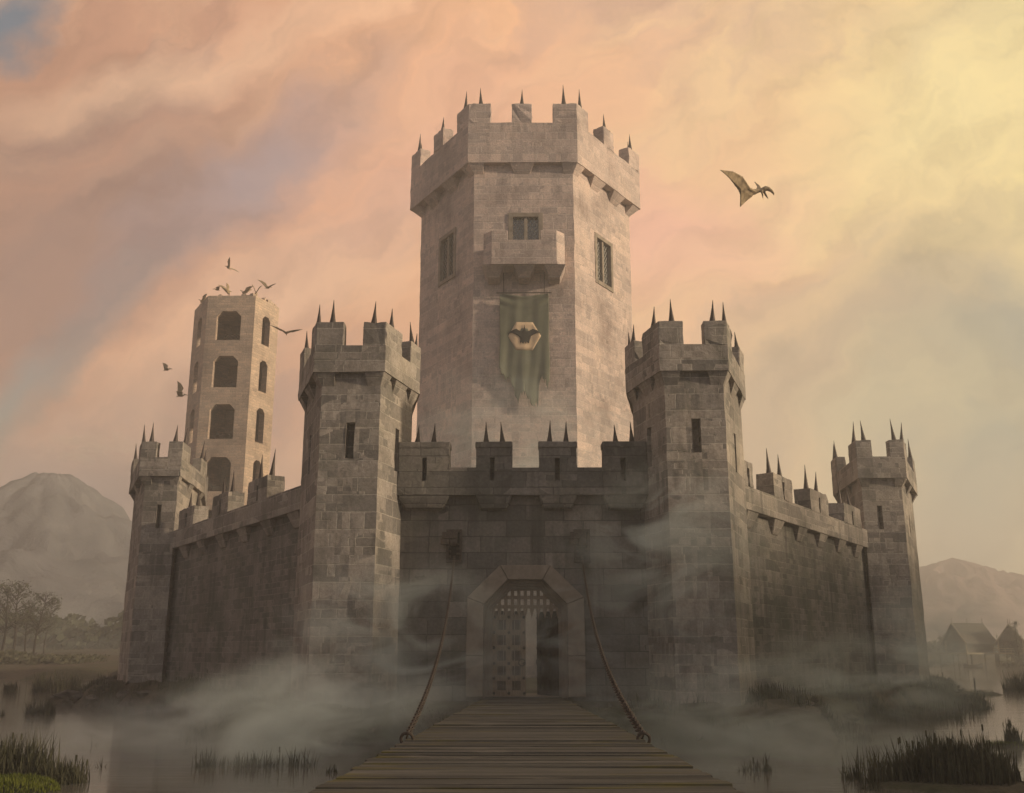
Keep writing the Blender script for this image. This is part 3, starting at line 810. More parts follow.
for z in (58.6, 51.6, 43.9, 35.7, 27.6, 19.6):  # topmost slab is added out of sight to keep the top room dark
    m = MB(rorg); m.prism(fl, z - .5, z + .2); m.build('floor', M['ruin'], ruin)
# broken stones along the rim
for k in range(34):
    i = random.choice((0, 0, 1, 1, 2, 3, 4, 5, 5)); a, d, n, L = edge_frame(rs, i)
    u = random.uniform(.3, L - .3); p = a + d * u - n * random.uniform(.3, .75)
    w, h = random.uniform(.25, .75), random.uniform(.15, .5) if i > 1 else random.uniform(.2, .95)
    m = MB(rorg)
    m.hull([(p + d * sx * w * random.uniform(.6, 1) - n * sy * .3 + Vector((0, 0, zz))) for sx in (-1, 1) for sy in (-1, 1) for zz in (59.3, 59.4 + h * random.uniform(.4, 1))])
    m.build('rim_stone', M['ruin'], ruin)
# nests on the floors of the openings
NEST = []
for k, (z0, xo) in enumerate(((52.0, .3), (44.3, .2), (36.1, 0.0), (28.0, -.2))):
    org = (-46.35 + xo, 151.4, z0 + .2)
    m = MB(org)
    for _ in range(150):
        a = random.uniform(0, 6.28); r = random.uniform(.75, 1.3); z = random.uniform(0, .75)
        c = Vector((org[0] + r * math.cos(a), org[1] + r * math.sin(a) * .7, org[2] + z))
        t = Vector((-math.sin(a), math.cos(a) * .7, random.uniform(-.5, .5))) * random.uniform(.3, .75)
        m.tube([c - t, c + Vector((random.uniform(-.1, .1),) * 3), c + t], [.03, .045, .02], 4)
    o = m.build('nest', M['twig'], weld=False)
    tag(o, 'twig nest in the %s front opening of the pale ruined tower' % ('topmost', 'second highest', 'third highest', 'lowest')[k], 'nest', 'nests in the ruined tower')

# ------------------------------------------------------------------ flying beasts
def remesh_build(name, m, mat, voxel, loc, label, cat, group=None, smooth=True):
    """fuses the collected closed shapes into ONE continuous skin"""
    bm = m.bm
    bmesh.ops.recalc_face_normals(bm, faces=bm.faces)
    me = bpy.data.meshes.new(name + '_raw'); bm.to_mesh(me); bm.free()
    o = bpy.data.objects.new('raw', me); col.objects.link(o)
    md = o.modifiers.new('r', 'REMESH'); md.mode = 'VOXEL'; md.voxel_size = voxel
    sm = o.modifiers.new('s', 'SMOOTH'); sm.iterations = 2; sm.factor = .4
    dg = bpy.context.evaluated_depsgraph_get()
    me2 = bpy.data.meshes.new_from_object(o.evaluated_get(dg))
    bpy.data.objects.remove(o); bpy.data.meshes.remove(me)
    me2.name = name; me2.materials.clear(); me2.materials.append(mat)
    if smooth: me2.shade_smooth()
    b = bpy.data.objects.new(name, me2); col.objects.link(b); b.location = loc
    return tag(b, label, cat, group)

def membrane(m, pts, th):
    """thin skin: pts in order; fan triangles given thickness"""
    c = sum((Vector(p) for p in pts), Vector()) / len(pts)
    nrm = Vector()
    for i in range(len(pts)):
        nrm += (Vector(pts[i]) - c).cross(Vector(pts[(i + 1) % len(pts)]) - c)
    nrm.normalize(); h = nrm * th / 2
    n = len(pts)
    A = [m.bm.verts.new(Vector(p) + h) for p in pts]; B = [m.bm.verts.new(Vector(p) - h) for p in pts]
    ca = m.bm.verts.new(c + h); cb = m.bm.verts.new(c - h)
    for i in range(n):
        j = (i + 1) % n
        m.bm.faces.new((A[i], A[j], ca)); m.bm.faces.new((B[j], B[i], cb)); m.bm.faces.new((A[j], A[i], B[i], B[j]))

CAMP = R(14.25); YAW = R(.61); EZ = 4.6
def sight(px, py, Y):
    """point at distance Y on the sight line of a picture point; used once to read positions off the photograph"""
    x = (px - 512) / 1000; u = (396.5 - py) / 1000
    v = (x, math.cos(CAMP) - u * math.sin(CAMP), math.sin(CAMP) + u * math.cos(CAMP))
    c, s_ = math.cos(YAW), math.sin(YAW)
    r = (c * v[0] - s_ * v[1], s_ * v[0] + c * v[1], v[2]); t = Y / r[1]
    return Vector((r[0] * t, Y, EZ + r[2] * t))
BIGP = Vector((17.75, 70, 38.45))
# the large one: flies to the right, near wing swept up and back towards the viewer
m = MB()
s = .0725
def q(px, py, dy=0.0): return sight(px, py, 70 + dy) - BIGP
m.tube([q(745.5, 201.5, .1), q(748, 196.5, .05), q(751, 193.4), q(754, 191.8), q(757, 191.2), q(760, 190.6), q(762.3, 189.8), q(764.6, 189)], [.05, .12, .19, .24, .17, .13, .17, .2], 10)
m.tube([q(763.2, 189.2), q(765.5, 188.4), q(768.5, 188.9), q(771.5, 191), q(773.6, 193.6), q(774.2, 195.8)], [.14, .2, .17, .12, .075, .02], 8)
m.tube([q(764.5, 188.6), q(765, 187.2), q(765.4, 185.7)], [.12, .07, .02], 6)
# near wing arm
m.tube([q(754, 191.5, -.1), q(749, 188.5, -.8), q(742, 177.5, -2.0), q(733, 172.2, -3.1), q(720, 170, -4.4)], [.15, .12, .1, .07, .03], 6)
m.tube([q(742, 177.5, -2.0), q(742.6, 176, -2.1)], [.06, .02], 5)
membrane(m, [q(755, 191.5, -.05), q(749, 188.5, -.8), q(745.8, 183, -1.4), q(742, 177.5, -2.0), q(733, 172.2, -3.1), q(720, 170, -4.4), q(727.5, 176.5, -3.3), q(733.5, 184, -2.1), q(738.5, 190.5, -1.2), q(741, 197, -.7), q(740.8, 203, -.4), q(740, 207, -.2), q(746, 201, 0), q(752, 196.5, 0)], .09)
m.tube([q(748, 197), q(744, 202.5, -.1), q(740, 207, -.2)], [.1, .06, .02], 5)
# far wing, foreshortened
m.tube([q(756, 191, .1), q(758.3, 187, 1.2), q(754.7, 182, 2.6)], [.1, .07, .03], 5)
membrane(m, [q(756, 190.8, .1), q(757.2, 186.5, 1.2), q(754.5, 181.6, 2.6), q(760, 186, 1.3), q(762, 190, .1)], .09)
# hands/legs dangling below
m.tube([q(761.5, 190.5, -.1), q(762.6, 195), q(763.3, 199.6)], [.1, .075, .02], 6)
m.tube([q(763.5, 191, .15), q(766, 195.5, .15), q(768.8, 199.6, .15)], [.1, .085, .02], 6)
remesh_build('flying_reptile', m, M['skin'], .042, BIGP, 'large crested flying reptile gliding alone in the yellow sky', 'flying reptile', 'flying reptiles')

def flyer_mesh(dih, sweep, fold=1.0, legs=True):
    """generic crested flyer, nose along +X, wings along Y, span about 4"""
    m = MB()
    m.tube([(-.5, 0, 0), (-.25, 0, .0), (0, 0, .02), (.2, 0, .05), (.38, 0, .12), (.52, 0, .17), (.66, 0, .17), (.85, 0, .12), (1.1, 0, .04)], [.03, .1, .16, .15, .08, .07, .1, .06, .015], 8)
    m.tube([(.6, 0, .2), (.42, 0, .32), (.25, 0, .40)], [.07, .05, .015], 6)
    for s in (-1, 1):
        def W(x, y, z=0):
            return (x - sweep * y * .35, s * y * fold, z + y * math.tan(dih) * (1 - .12 * y) * .9)
        arm = [W(.2, .08), W(.12, .5, .05), W(.38, .85, .08), W(.1, 1.5, .05), W(-.4, 2.1, -.05)]
        m.tube(arm, [.09, .07, .06, .05, .03], 6)
        trail = [W(-.38, 1.5, 0), W(-.42, .9, 0), W(-.45, .4, 0), W(-.4, .06, 0)]
        membrane(m, arm + trail, .075)
        if legs: m.tube([(-.35, s * .08, -.02), (-.65, s * .16, -.08), (-.85, s * .2, -.05)], [.06, .04, .015], 5)
    return m
small = [
    # x, y, z from the photo, size, dihedral, sweep, heading, pitch, roll, text
    ((228, 268), 148, 1.0, 42, .3, 155, 30, 25, 'small flying reptile highest above the pale ruined tower'),
    ((217, 290), 147, .8, 24, .2, 200, 0, -10, 'small flying reptile skimming the rim of the pale ruined tower'),
    ((268, 288), 146, 1.05, 40, .15, 60, 20, 20, 'flying reptile with raised wings landing at the right rim of the pale tower'),
    ((286, 333), 144, 1.35, 26, .1, 100, -5, 5, 'flying reptile with spread wings between the pale tower and the left near tower'),
    ((167, 370), 142, .95, 34, .35, 20, 10, 30, 'small flying reptile farthest left, alone above the left corner tower'),
    ((181, 396), 140, 1.2, 48, .2, 15, 5, 35, 'flying reptile with one lit upright wing left of the pale tower'),
]
for (pp, Y, size, dih, sw, hd, pt, rl, lab) in small:
    m = flyer_mesh(R(dih), sw)
    rot = Matrix.Rotation(R(hd), 4, 'Z') @ Matrix.Rotation(R(-pt), 4, 'Y') @ Matrix.Rotation(R(rl), 4, 'X')
    m.bm.transform(rot @ Matrix.Scale(size * .85, 4))
    remesh_build('flying_reptile', m, M['skin'], .04 * size, sight(pp[0], pp[1], Y), lab, 'flying reptile', 'flying reptiles')
# perched on the rim of the ruined tower, wings half folded
for k, (x, y, hd, sz, lab) in enumerate((( -46.9, 150.5, 60, .8, 'perched flying reptile at the middle of the pale tower rim'), (-44.6, 150.5, 200, .75, 'perched flying reptile nearer the right corner of the pale tower rim'), (-42.6, 150.6, 110, .7, 'perched flying reptile on the right front corner of the pale tower rim'), (-52.6, 154.6, 170, .75, 'perched flying reptile on the left edge of the pale tower rim'))):
    m = flyer_mesh(R(58), .5, fold=.55, legs=False)
    m.bm.transform(Matrix.Rotation(R(hd), 4, 'Z') @ Matrix.Rotation(R(-35), 4, 'Y') @ Matrix.Scale(sz, 4))
    for s in (-1, 1):
        m.tube([(s * .08, 0, -.05), (s * .1, .03, -.35), (s * .1, -.05, -.62)], [.07, .05, .04], 5)
    remesh_build('perched_reptile', m, M['skin'], .035, (x, y, 59.4 + .6), lab, 'flying reptile', 'flying reptiles at rest')

# ------------------------------------------------------------------ drawbridge and chains
dz = lambda y: 3.5 - .025 * y
borg2 = (0.15, 30, 2.7)
db = empty('drawbridge', borg2, 'long weathered timber bridge leading to the gateway', 'bridge')
m = MB(borg2)
y = -3.0
while y < 59.85:
    w = random.uniform(.26, .44); y1 = min(y + w, 59.9)
    zl = random.uniform(-.009, .009); xl = .03 - 2.17 + random.uniform(-.035, .03); xr = .03 + 2.17 + random.uniform(-.03, .035)
    t0, t1 = random.uniform(-.012, .012), random.uniform(-.012, .012)
    zt = dz(y) + zl; skew = random.uniform(-.02, .02)
    a = [(xl, y + .006, zt + t0), (xr, y + .006 + skew, zt + t1), (xr, y1 - .006 + skew, zt + t1 - .025 * w), (xl, y1 - .006, zt + t0 - .025 * w)]
    # planks split into three lengths so the tops cup slightly
    m.extrude([(p[0], p[1], p[2] - .1) for p in a], (0, 0, .1))
    y = y1
m.build('deck', M['deck'], db, bevel=.008, weld=False)
for x in (-1.8, .03, 1.86):
    m = MB(borg2); m.extrude([(x - .16, -3, dz(-3) - .52), (x + .16, -3, dz(-3) - .52), (x + .16, -3, dz(-3) - .135), (x - .16, -3, dz(-3) - .135)], (0, 62.6, -.025 * 62.6))
    m.build('beam', M['bark'], db)
for y in (10, 22, 34, 46):
    m = MB(borg2)
    for x in (-1.85, 2.15):
        m.tube([(x * 1.12, y, -1.2), (x, y, dz(y) - .5)], [.2, .17], 10)
    m.box(-2.2, 2.5, y - .17, y + .17, dz(y) - .85, dz(y) - .53)
    m.tube([(-2.0, y + .02, .2), (2.2, y + .02, dz(y) - 1.0)], .09, 8)
    m.build('trestle', M['bark'], db, weld=False)

def chain(p0, p1, sag, label):
    p0 = Vector(p0); p1 = Vector(p1)
    m = MB(p1)
    N = 400; pts = []
    for i in range(N + 1):
        f = i / N; p = p0.lerp(p1, f); p.z -= sag * 4 * f * (1 - f) * (1.0 - .25 * f); pts.append(p)
    # arc length
    acc = [0]
    for a, b in zip(pts[:-1], pts[1:]): acc.append(acc[-1] + (b - a).length)
    pitch = .262; k = 0; L = acc[-1]; sdist = 0; i = 0
    while sdist < L:
        while acc[i + 1] < sdist and i < N - 1: i += 1
        d = (pts[i + 1] - pts[i]).normalized(); c = pts[i].lerp(pts[i + 1], (sdist - acc[i]) / max(1e-6, acc[i + 1] - acc[i]))
        side = d.cross(Vector((0, 0, 1))).normalized(); up = side.cross(d)
        n = side if k % 2 else up
        n = (n + (up if k % 2 else side) * .35).normalized()
        near = sdist > L - 9
        m.torus(c, n, d, .07, .017, 2.1, 12 if near else 8, 6 if near else 4)
        k += 1; sdist += pitch
    o = m.build('chain', M['iron'], None, smooth=True, weld=False)
    tag(o, label, 'chain', 'drawbridge chains')
    # mooring ring on the bridge edge
    m = MB(p1); m.torus(p1 + Vector((0, 0, -.05)), (0, 1, .2), (1, 0, 0), .11, .028, 1, 16, 8)
    m.box(p1.x - .13, p1.x + .13, p1.y - .1, p1.y + .1, p1.z - .24, p1.z - .14)
    m.build('mooring_ring', M['iron'], o, weld=False)
chain((-4.05, 59.6, 10.0), (-2.1, 19.0, 3.1), 1.7, 'rusty chain from the left hoist down to the bridge')
chain((3.5, 59.6, 10.0), (2.17, 19.0, 3.1), 1.7, 'rusty chain from the right hoist down to the bridge')

# ------------------------------------------------------------------ ground, water, mountains
isl = [(-14.5, 56.4), (14.5, 56.4), (16.8, 65.5), (32, 88.5), (36.3, 91.2), (41.0, 102), (40.8, 114), (20, 170), (-56, 170), (-58, 150), (-41, 116), (-41.2, 102), (-36.5, 91), (-33, 89), (-17, 65.5)]
def sdf(px, py, poly):
    d = np.full(px.shape, 1e9); inside = np.zeros(px.shape, bool); n = len(poly)
    for i in range(n):
        ax, ay = poly[i]; bx, by = poly[(i + 1) % n]
        ex, ey = bx - ax, by - ay
        t = np.clip(((px - ax) * ex + (py - ay) * ey) / (ex * ex + ey * ey), 0, 1)
        d = np.minimum(d, np.hypot(px - ax - t * ex, py - ay - t * ey))
        cond = ((ay > py) != (by > py)) & (px < (bx - ax) * (py - ay) / (by - ay + 1e-12) + ax)
        inside ^= cond
    return np.where(inside, -d, d)
def axis(lo, hi, f0, f1, step, grow=1.09):
    a = list(np.arange(f0, f1 + 1e-6, step)); s = step; v = f1
    while v < hi: s *= grow; v += s; a.append(min(v, hi))
    s = step; v = f0; b = []
    while v > lo: s *= grow; v -= s; b.append(max(v, lo))
    return np.array(b[::-1] + a)
xs = axis(-1400, 1400, -62, 62, .85); ys = axis(-260, 1400, 30, 128, .85)
X, Y = np.meshgrid(xs, ys)
def fbm(x, y, s, seed=0, octs=4):
    out = np.zeros(x.shape); amp = 1; rng = np.random.RandomState(seed)
    for o in range(octs):
        for _ in range(3):
            a = rng.uniform(0, 2 * np.pi); ph = rng.uniform(0, 6.28); k = (2 ** o) / s * rng.uniform(.7, 1.3)
            out += amp * np.sin((x * np.cos(a) + y * np.sin(a)) * k * 2 * np.pi + ph) / 3
        amp *= .52
    return out
nz = fbm(X, Y, 14, 1) ; nz2 = fbm(X, Y, 3.2, 2, 4); nzb = fbm(X, Y, 60, 3)
d = sdf(X, Y, isl)
d = d + nz * .8 + nz2 * .35
ss = lambda e0, e1, v: (lambda t: t * t * (3 - 2 * t))(np.clip((v - e0) / (e1 - e0), 0, 1))
H = np.full(X.shape, -1.0) + nz2 * .12
H = H + (1.75 + nz2 * .16 + 1.0) * (1 - ss(.4, 3.6, d))
H = np.where(d < -2, 1.78, H)
def lift(H, amount): return np.maximum(H, amount)
# spit at the right corner, mud bank left, low marsh islets
def blob(x0, y0, rx, ry, top, rot=0):
    c, s_ = math.cos(rot), math.sin(rot); u = ((X - x0) * c + (Y - y0) * s_) / rx; v = (-(X - x0) * s_ + (Y - y0) * c) / ry
    r = np.sqrt(u * u + v * v) + nz * .12 + nz2 * .05
    return -1 + (top + 1) * (1 - ss(.55, 1.15, r))
for bargs in ((47.5, 112, 5.5, 2.4, .3), (42.5, 107, 4, 5, .6), (-40, 93, 3.0, 2.5, .6), (-17.6, 35.9, 3.4, 1.9, .3), (15.5, 37.5, 5, 2.6, .12), (24.5, 52.5, 3.0, 1.2, .16), (-29, 83, 3.5, 3, .3), (28, 80, 4, 3.5, .3)):
    H = lift(H, blob(*bargs))
# banks beyond
bank_l = -1 + (2.6 + nzb * .8) * ss(158, 176, Y + nz * 3 + (X + 84) * .12) * ss(-40, -62, X)
H = lift(H, bank_l)
H = lift(H, np.where((X < -40) & (Y > 175), 1.2 + (Y - 180) * .045 + nz * .4, -9))
far = ss(318, 345, Y + nzb * 6 - np.abs(X - 60) * .05)
H = lift(H, -1 + far * (3.5 + (Y - 318).clip(0, 400) * .02 + nzb * 2.2))
H = lift(H, -1 + 4.4 * ss(9, -3, Y - np.abs(X) * .02) + .3 * nz2)
shade_hill = 65 * np.exp(-(((X - 235) / 62) ** 2 + (np.clip(np.abs(Y - 35) - 70, 0, 999) / 55) ** 2)) * (1 + .08 * nzb) - 1.5  # added hill out of view, placed to shade the lower castle
H = lift(H, shade_hill)
V = np.stack([X.ravel(), Y.ravel(), H.ravel()], 1)
ny, nx = X.shape
idx = np.arange(nx * ny).reshape(ny, nx)
F = np.stack([idx[:-1, :-1].ravel(), idx[:-1, 1:].ravel(), idx[1:, 1:].ravel(), idx[1:, :-1].ravel()], 1)
me = bpy.data.meshes.new('ground'); me.from_pydata(V.tolist(), [], F.tolist()); me.shade_smooth()
tag(link_mesh('ground', me, M['ground']), kind='structure')
def ground_z(x, y):
    i = np.clip(np.searchsorted(xs, x) - 1, 0, nx - 2); j = np.clip(np.searchsorted(ys, y) - 1, 0, ny - 2)
    fx = (x - xs[i]) / (xs[i + 1] - xs[i]); fy = (y - ys[j]) / (ys[j + 1] - ys[j])
    return float((H[j, i] * (1 - fx) + H[j, i + 1] * fx) * (1 - fy) + (H[j + 1, i] * (1 - fx) + H[j + 1, i + 1] * fx) * fy)
m = MB(); m.face([(-1400, -260, 0), (1400, -260, 0), (1400, 1400, 0), (-1400, 1400, 0)])
tag(m.build('water', M['water']), kind='structure')

def mountain(name, cx, cy, peak, radius, mat, seed, crater=0.0, steep=1.0, sx=1.0):
    N, A = 46, 150; vs, fs = [], []
    for i in range(N + 1):
        r = i / N
        for k in range(A):
            a = 2 * math.pi * k / A
            x, y = math.cos(a), math.sin(a)
            rid = mnoise.fractal(Vector((x * (1.2 + 2.2 * r) + seed, y * (1.2 + 2.2 * r), r * 1.6)), .8, 2.1, 7)
            rid2 = 1 - 2 * abs(mnoise.fractal(Vector((x * r * 7 + seed, y * r * 7 + 3, seed)), .85, 2.1, 6))
            prof = (1 - r) ** (1.35 * steep) if crater == 0 else (1 - max(r, crater)) ** 1.8 / (1 - crater) ** 1.8
            if crater and r < crater: prof = 1 - .09 * (1 - r / crater)
            h = peak * prof * (1 + .12 * rid * min(1, r * 2.2)) + peak * .11 * rid2 * min(1, r * 4) * (1 - r)
            rr = radius * r * (1 + .12 * rid * r)
            vs.append((x * rr * sx, y * rr, h - 1.5))
    for i in range(N):
        for k in range(A):
            l = (k + 1) % A
            fs.append((i * A + k, (i + 1) * A + k, (i + 1) * A + l, i * A + l))
    me = bpy.data.meshes.new(name); me.from_pydata(vs, [], fs); me.shade_smooth()
    o = link_mesh(name, me, mat); o.location = (cx, cy, 0)
    return tag(o, kind='structure')
mountain('volcano_mountain', -259, 540, 99, 235, M['volcano'], 2.0, crater=.04)
mountain('far_hill', 352, 830, 80, 170, M['pinkhill'], 5.0, steep=.8, sx=1.1)

# ------------------------------------------------------------------ plants
def blade(m, p, h, w, lean, az):
    p = Vector(p); t = Vector((math.cos(az), math.sin(az), 0)); sd = Vector((-t.y, t.x, 0)) * w
    a = p + t * lean * .25 + Vector((0, 0, h * .55)); b = p + t * lean + Vector((0, 0, h))
    v = [m.bm.verts.new(x) for x in (p - sd, p + sd, a - sd * .7, a + sd * .7, b)]
    m.bm.faces.new((v[0], v[1], v[3], v[2])); m.bm.faces.new((v[2], v[3], v[4]))
def reeds(x, y, rx, ry, n, h, label, seed, cat='reeds', w=.02):
    rnd = random.Random(seed); org = (x, y, max(0, ground_z(x, y)))
    m = MB(org)
    tufts = [(rnd.gauss(0, .5), rnd.gauss(0, .5), rnd.uniform(.65, 1.15)) for _ in range(max(3, n // 45))]
    for i in range(n):
        tx, ty, th = rnd.choice(tufts)
        px = x + (tx + rnd.gauss(0, .16)) * rx; py = y + (ty + rnd.gauss(0, .2)) * ry
        z = max(ground_z(px, py), -.3) - .05
        blade(m, (px, py, z), h * th * rnd.uniform(.45, 1.15), w * rnd.uniform(.7, 1.5) * (1 + y / 90), rnd.uniform(0, .4) * h, rnd.uniform(0, 6.28))
        if rnd.random() < .008:
            hh = h * th * rnd.uniform(.9, 1.25); q_ = Vector((px, py, z + hh))
            m.tube([(px, py, z), q_], [.012, .009], 4); m.tube([q_ - Vector((0, 0, .22)), q_], [.035, .03], 5)
    o = m.build('reed_clump', M['reed'], weld=False, fix=False)
    return tag(o, label, cat, 'reed clumps in the moat')
reeds(-19.6, 38.4, 1.7, 1.6, 2600, 1.75, 'broad dark reed bed on the mossy islet in the lower left', 1)
reeds(-17.6, 38.2, 1.3, 1.0, 1500, 1.1, 'lower fringe of reeds sloping right of the mossy islet', 2)
reeds(-53.5, 119, 2.6, 2, 700, 2.4, 'wide reed clump in the left water before the far tower foot', 3)
reeds(-58.0, 116, 1.5, 1.4, 260, 1.7, 'thin reed tuft left of the wide clump by the far tower', 4)
reeds(-35.6, 77, .9, .8, 420, 1.4, 'compact dark reed tuft standing in open water on the left', 5)
reeds(-38.2, 76.5, .6, .5, 50, .8, 'tiny reed tuft beside the compact dark one on the left', 6)
reeds(-21.6, 52.5, .3, .3, 14, .8, 'faint lone reed sprig in open water on the left', 7)
reeds(-17.2, 42.8, .25, .25, 14, .8, 'sparse reed sprig right of the mossy islet', 8)
reeds(-25.4, 76.5, 3.2, 1.6, 1100, 1.1, 'long reed strip along the muddy bank below the left wall', 9)
reeds(-22.0, 70, 2.4, .8, 260, .9, 'misty outer reeds below the left wall', 10)
reeds(-11.8, 43.2, 1.9, .6, 380, .95, 'row of reed tufts in the mist left of the bridge', 11)
reeds(-7.3, 41.0, .4, .4, 22, .7, 'small reed tuft close to the left edge of the bridge', 12)
reeds(15.4, 38.2, 2.1, 1.3, 3600, 1.45, 'largest dark reed bed at the lower right', 13)
reeds(11.9, 39.6, .6, .5, 90, .8, 'low reed tuft left of the large reed bed', 14)
reeds(11.6, 36.6, .7, .4, 90, .6, 'reed tuft at the foot of the large reed bed', 15)
reeds(26.0, 73, 3.4, 2.0, 1500, 1.3, 'reed strip in drifting mist below the right wall', 16)
reeds(36.5, 87, 2.0, 1.8, 900, 1.5, 'dark reeds at the foot of the right corner tower', 17)
reeds(18.3, 56, .5, .4, 60, .9, 'pale reed tuft in the water right of the bridge', 18)
reeds(33.2, 66, 1.2, 1.0, 900, 2.2, 'tall dark reed tuft at the right picture edge', 19)
reeds(30.6, 67.5, .6, .4, 40, .8, 'low reed sprigs beside the tall right-edge tuft', 20)
reeds(24.2, 52.4, .5, .3, 140, .9, 'reed tuft by the green mossy strip on the right', 21)
reeds(57.5, 122, 1.5, 1.0, 420, 2.6, 'round reed tuft in the bright water below the huts', 22)
reeds(8.9, 42.0, .6, .4, 90, .9, 'reed tuft close to the right edge of the bridge', 23)
reeds(13.5, 59.5, 2.2, 1.0, 500, 1.0, 'pale reeds in mist at the foot of the right near tower', 24)
# short moss and grass on the islets
def turf(name, x, y, rx, ry, n, h, mat, seed):
    rnd = random.Random(seed); m = MB((x, y, 0))
    for i in range(n):
        a = rnd.uniform(0, 6.28); r = math.sqrt(rnd.random()); px, py = x + rx * r * math.cos(a), y + ry * r * math.sin(a)
        z = ground_z(px, py)
        if z < .0: continue
        blade(m, (px, py, z - .02), h * rnd.uniform(.4, 1.2), .02, rnd.uniform(.05, .4) * h, rnd.uniform(0, 6.28))
    return tag(m.build(name, mat, weld=False, fix=False), kind='stuff')
M['moss'] = simple_mat('moss_blades', (.06, .085, .014), .85, 0, .7, .5, 0, c2=(.14, .15, .02))
M['drygrass'] = simple_mat('dry_grass', (.085, .07, .04), .9, 0, .5, .5, 0, c2=(.12, .10, .055))
turf('moss_grass', -17.4, 36.0, 3.0, 1.7, 9000, .2, M['moss'], 5)
turf('moss_grass', 24.5, 52.5, 3.4, 1.4, 2500, .18, M['moss'], 6)
turf('bank_grass', -24, 76, 17, 15, 7000, .26, M['drygrass'], 7)
turf('bank_grass', 25, 76, 17, 16, 7000, .26, M['drygrass'], 8)
turf('bank_grass', 46, 111, 5, 3.5, 1200, .35, M['drygrass'], 9)

# rocks along the foot of the walls
ROCKM = []
for k in range(4):
    m = MB(); r = random.Random(k)
    m.hull([Vector((r.gauss(0, 1), r.gauss(0, 1), r.gauss(0, .7))).normalized() * r.uniform(.75, 1.1) for _ in range(18)])
    bmesh.ops.subdivide_edges(m.bm, edges=m.bm.edges, cuts=1)
    for v in m.bm.verts: v.co += mnoise.noise_vector(v.co * 1.5) * .12
    m.uvs(); me = bpy.data.meshes.new('rock'); m.bm.to_mesh(me); m.bm.free(); me.materials.append(M['rock']); ROCKM.append(me)
spots = [(-40.3, 92.5, 1.1), (-38.6, 90.4, .8), (-41.8, 93.4, .7), (-36.8, 89.0, .6), (-34, 88.5, .7), (-29.5, 81, .6), (-22, 70.5, .7), (-16.4, 61.5, .8), (-15.4, 60, .5), (16.2, 60.6, .8), (21.5, 69.4, .6), (38.2, 92, .7), (46.0, 111, .6), (30, 84.5, .6)]
where = ('below the left corner tower', 'at the outer foot of the left corner tower', 'at the waterline left of the corner tower', 'under the left corner tower edge', 'below the far end of the left wall', 'below the middle of the left wall', 'below the near end of the left wall', 'outside the left near tower', 'at the front foot of the left near tower', 'outside the right near tower', 'below the near end of the right wall', 'below the right corner tower', 'on the muddy spit right of the corner tower', 'below the far end of the right wall')
for (x, y, s_), wh in zip(spots, where):
    o = bpy.data.objects.new('rock', random.choice(ROCKM)); col.objects.link(o)
    o.location = (x, y, ground_z(x, y) + .1 * s_); o.scale = (s_ * 1.3, s_, s_ * .6); o.rotation_euler = (random.uniform(-.2, .2), random.uniform(-.2, .2), random.uniform(0, 6))
    tag(o, 'dark wet rock ' + wh, 'rock', 'rocks at the wall foot')

m = MB(); rr = random.Random(77)
for k in range(900):
    e = rr.randrange(len(isl)); (ax, ay), (bx_, by_) = isl[e], isl[(e + 1) % len(isl)]
    if ay + by_ > 240: continue
    f = rr.random(); o_ = rr.uniform(-.3, 3.2); L_ = math.hypot(bx_ - ax, by_ - ay); nx_, ny_ = (by_ - ay) / L_, -(bx_ - ax) / L_
    x, y = ax + (bx_ - ax) * f + nx_ * o_, ay + (by_ - ay) * f + ny_ * o_
    if abs(x) < 2.8 and y < 60: continue
    z = ground_z(x, y); s_ = .08 + .3 * rr.random() ** 3
    m.hull([Vector((x, y, z)) + Vector((rr.gauss(0, 1), rr.gauss(0, 1), rr.gauss(0, .6))).normalized() * s_ * rr.uniform(.7, 1.2) for _ in range(9)])
tag(m.build('rubble', M['rock'], weld=False, fix=False), kind='stuff')

m = MB(); rr = random.Random(78)
for k in range(420):
    e = rr.randrange(len(isl)); (ax, ay), (bx_, by_) = isl[e], isl[(e + 1) % len(isl)]
    if ay + by_ > 240: continue
    f = rr.random(); o_ = rr.uniform(0, 3.4); L_ = math.hypot(bx_ - ax, by_ - ay); nx_, ny_ = (by_ - ay) / L_, -(bx_ - ax) / L_
    x, y = ax + (bx_ - ax) * f + nx_ * o_, ay + (by_ - ay) * f + ny_ * o_
    if abs(x) < 3 and y < 60: continue
    hh = rr.uniform(.25, .95)
    for q_ in range(rr.randrange(14, 40)):
        xx, yy = x + rr.gauss(0, .32), y + rr.gauss(0, .25)
        blade(m, (xx, yy, max(ground_z(xx, yy), -.2) - .03), hh * rr.uniform(.4, 1.1), .028, rr.uniform(.05, .55) * hh, rr.uniform(0, 6.28))
tag(m.build('bank_grass', M['reed'], weld=False, fix=False), kind='stuff')

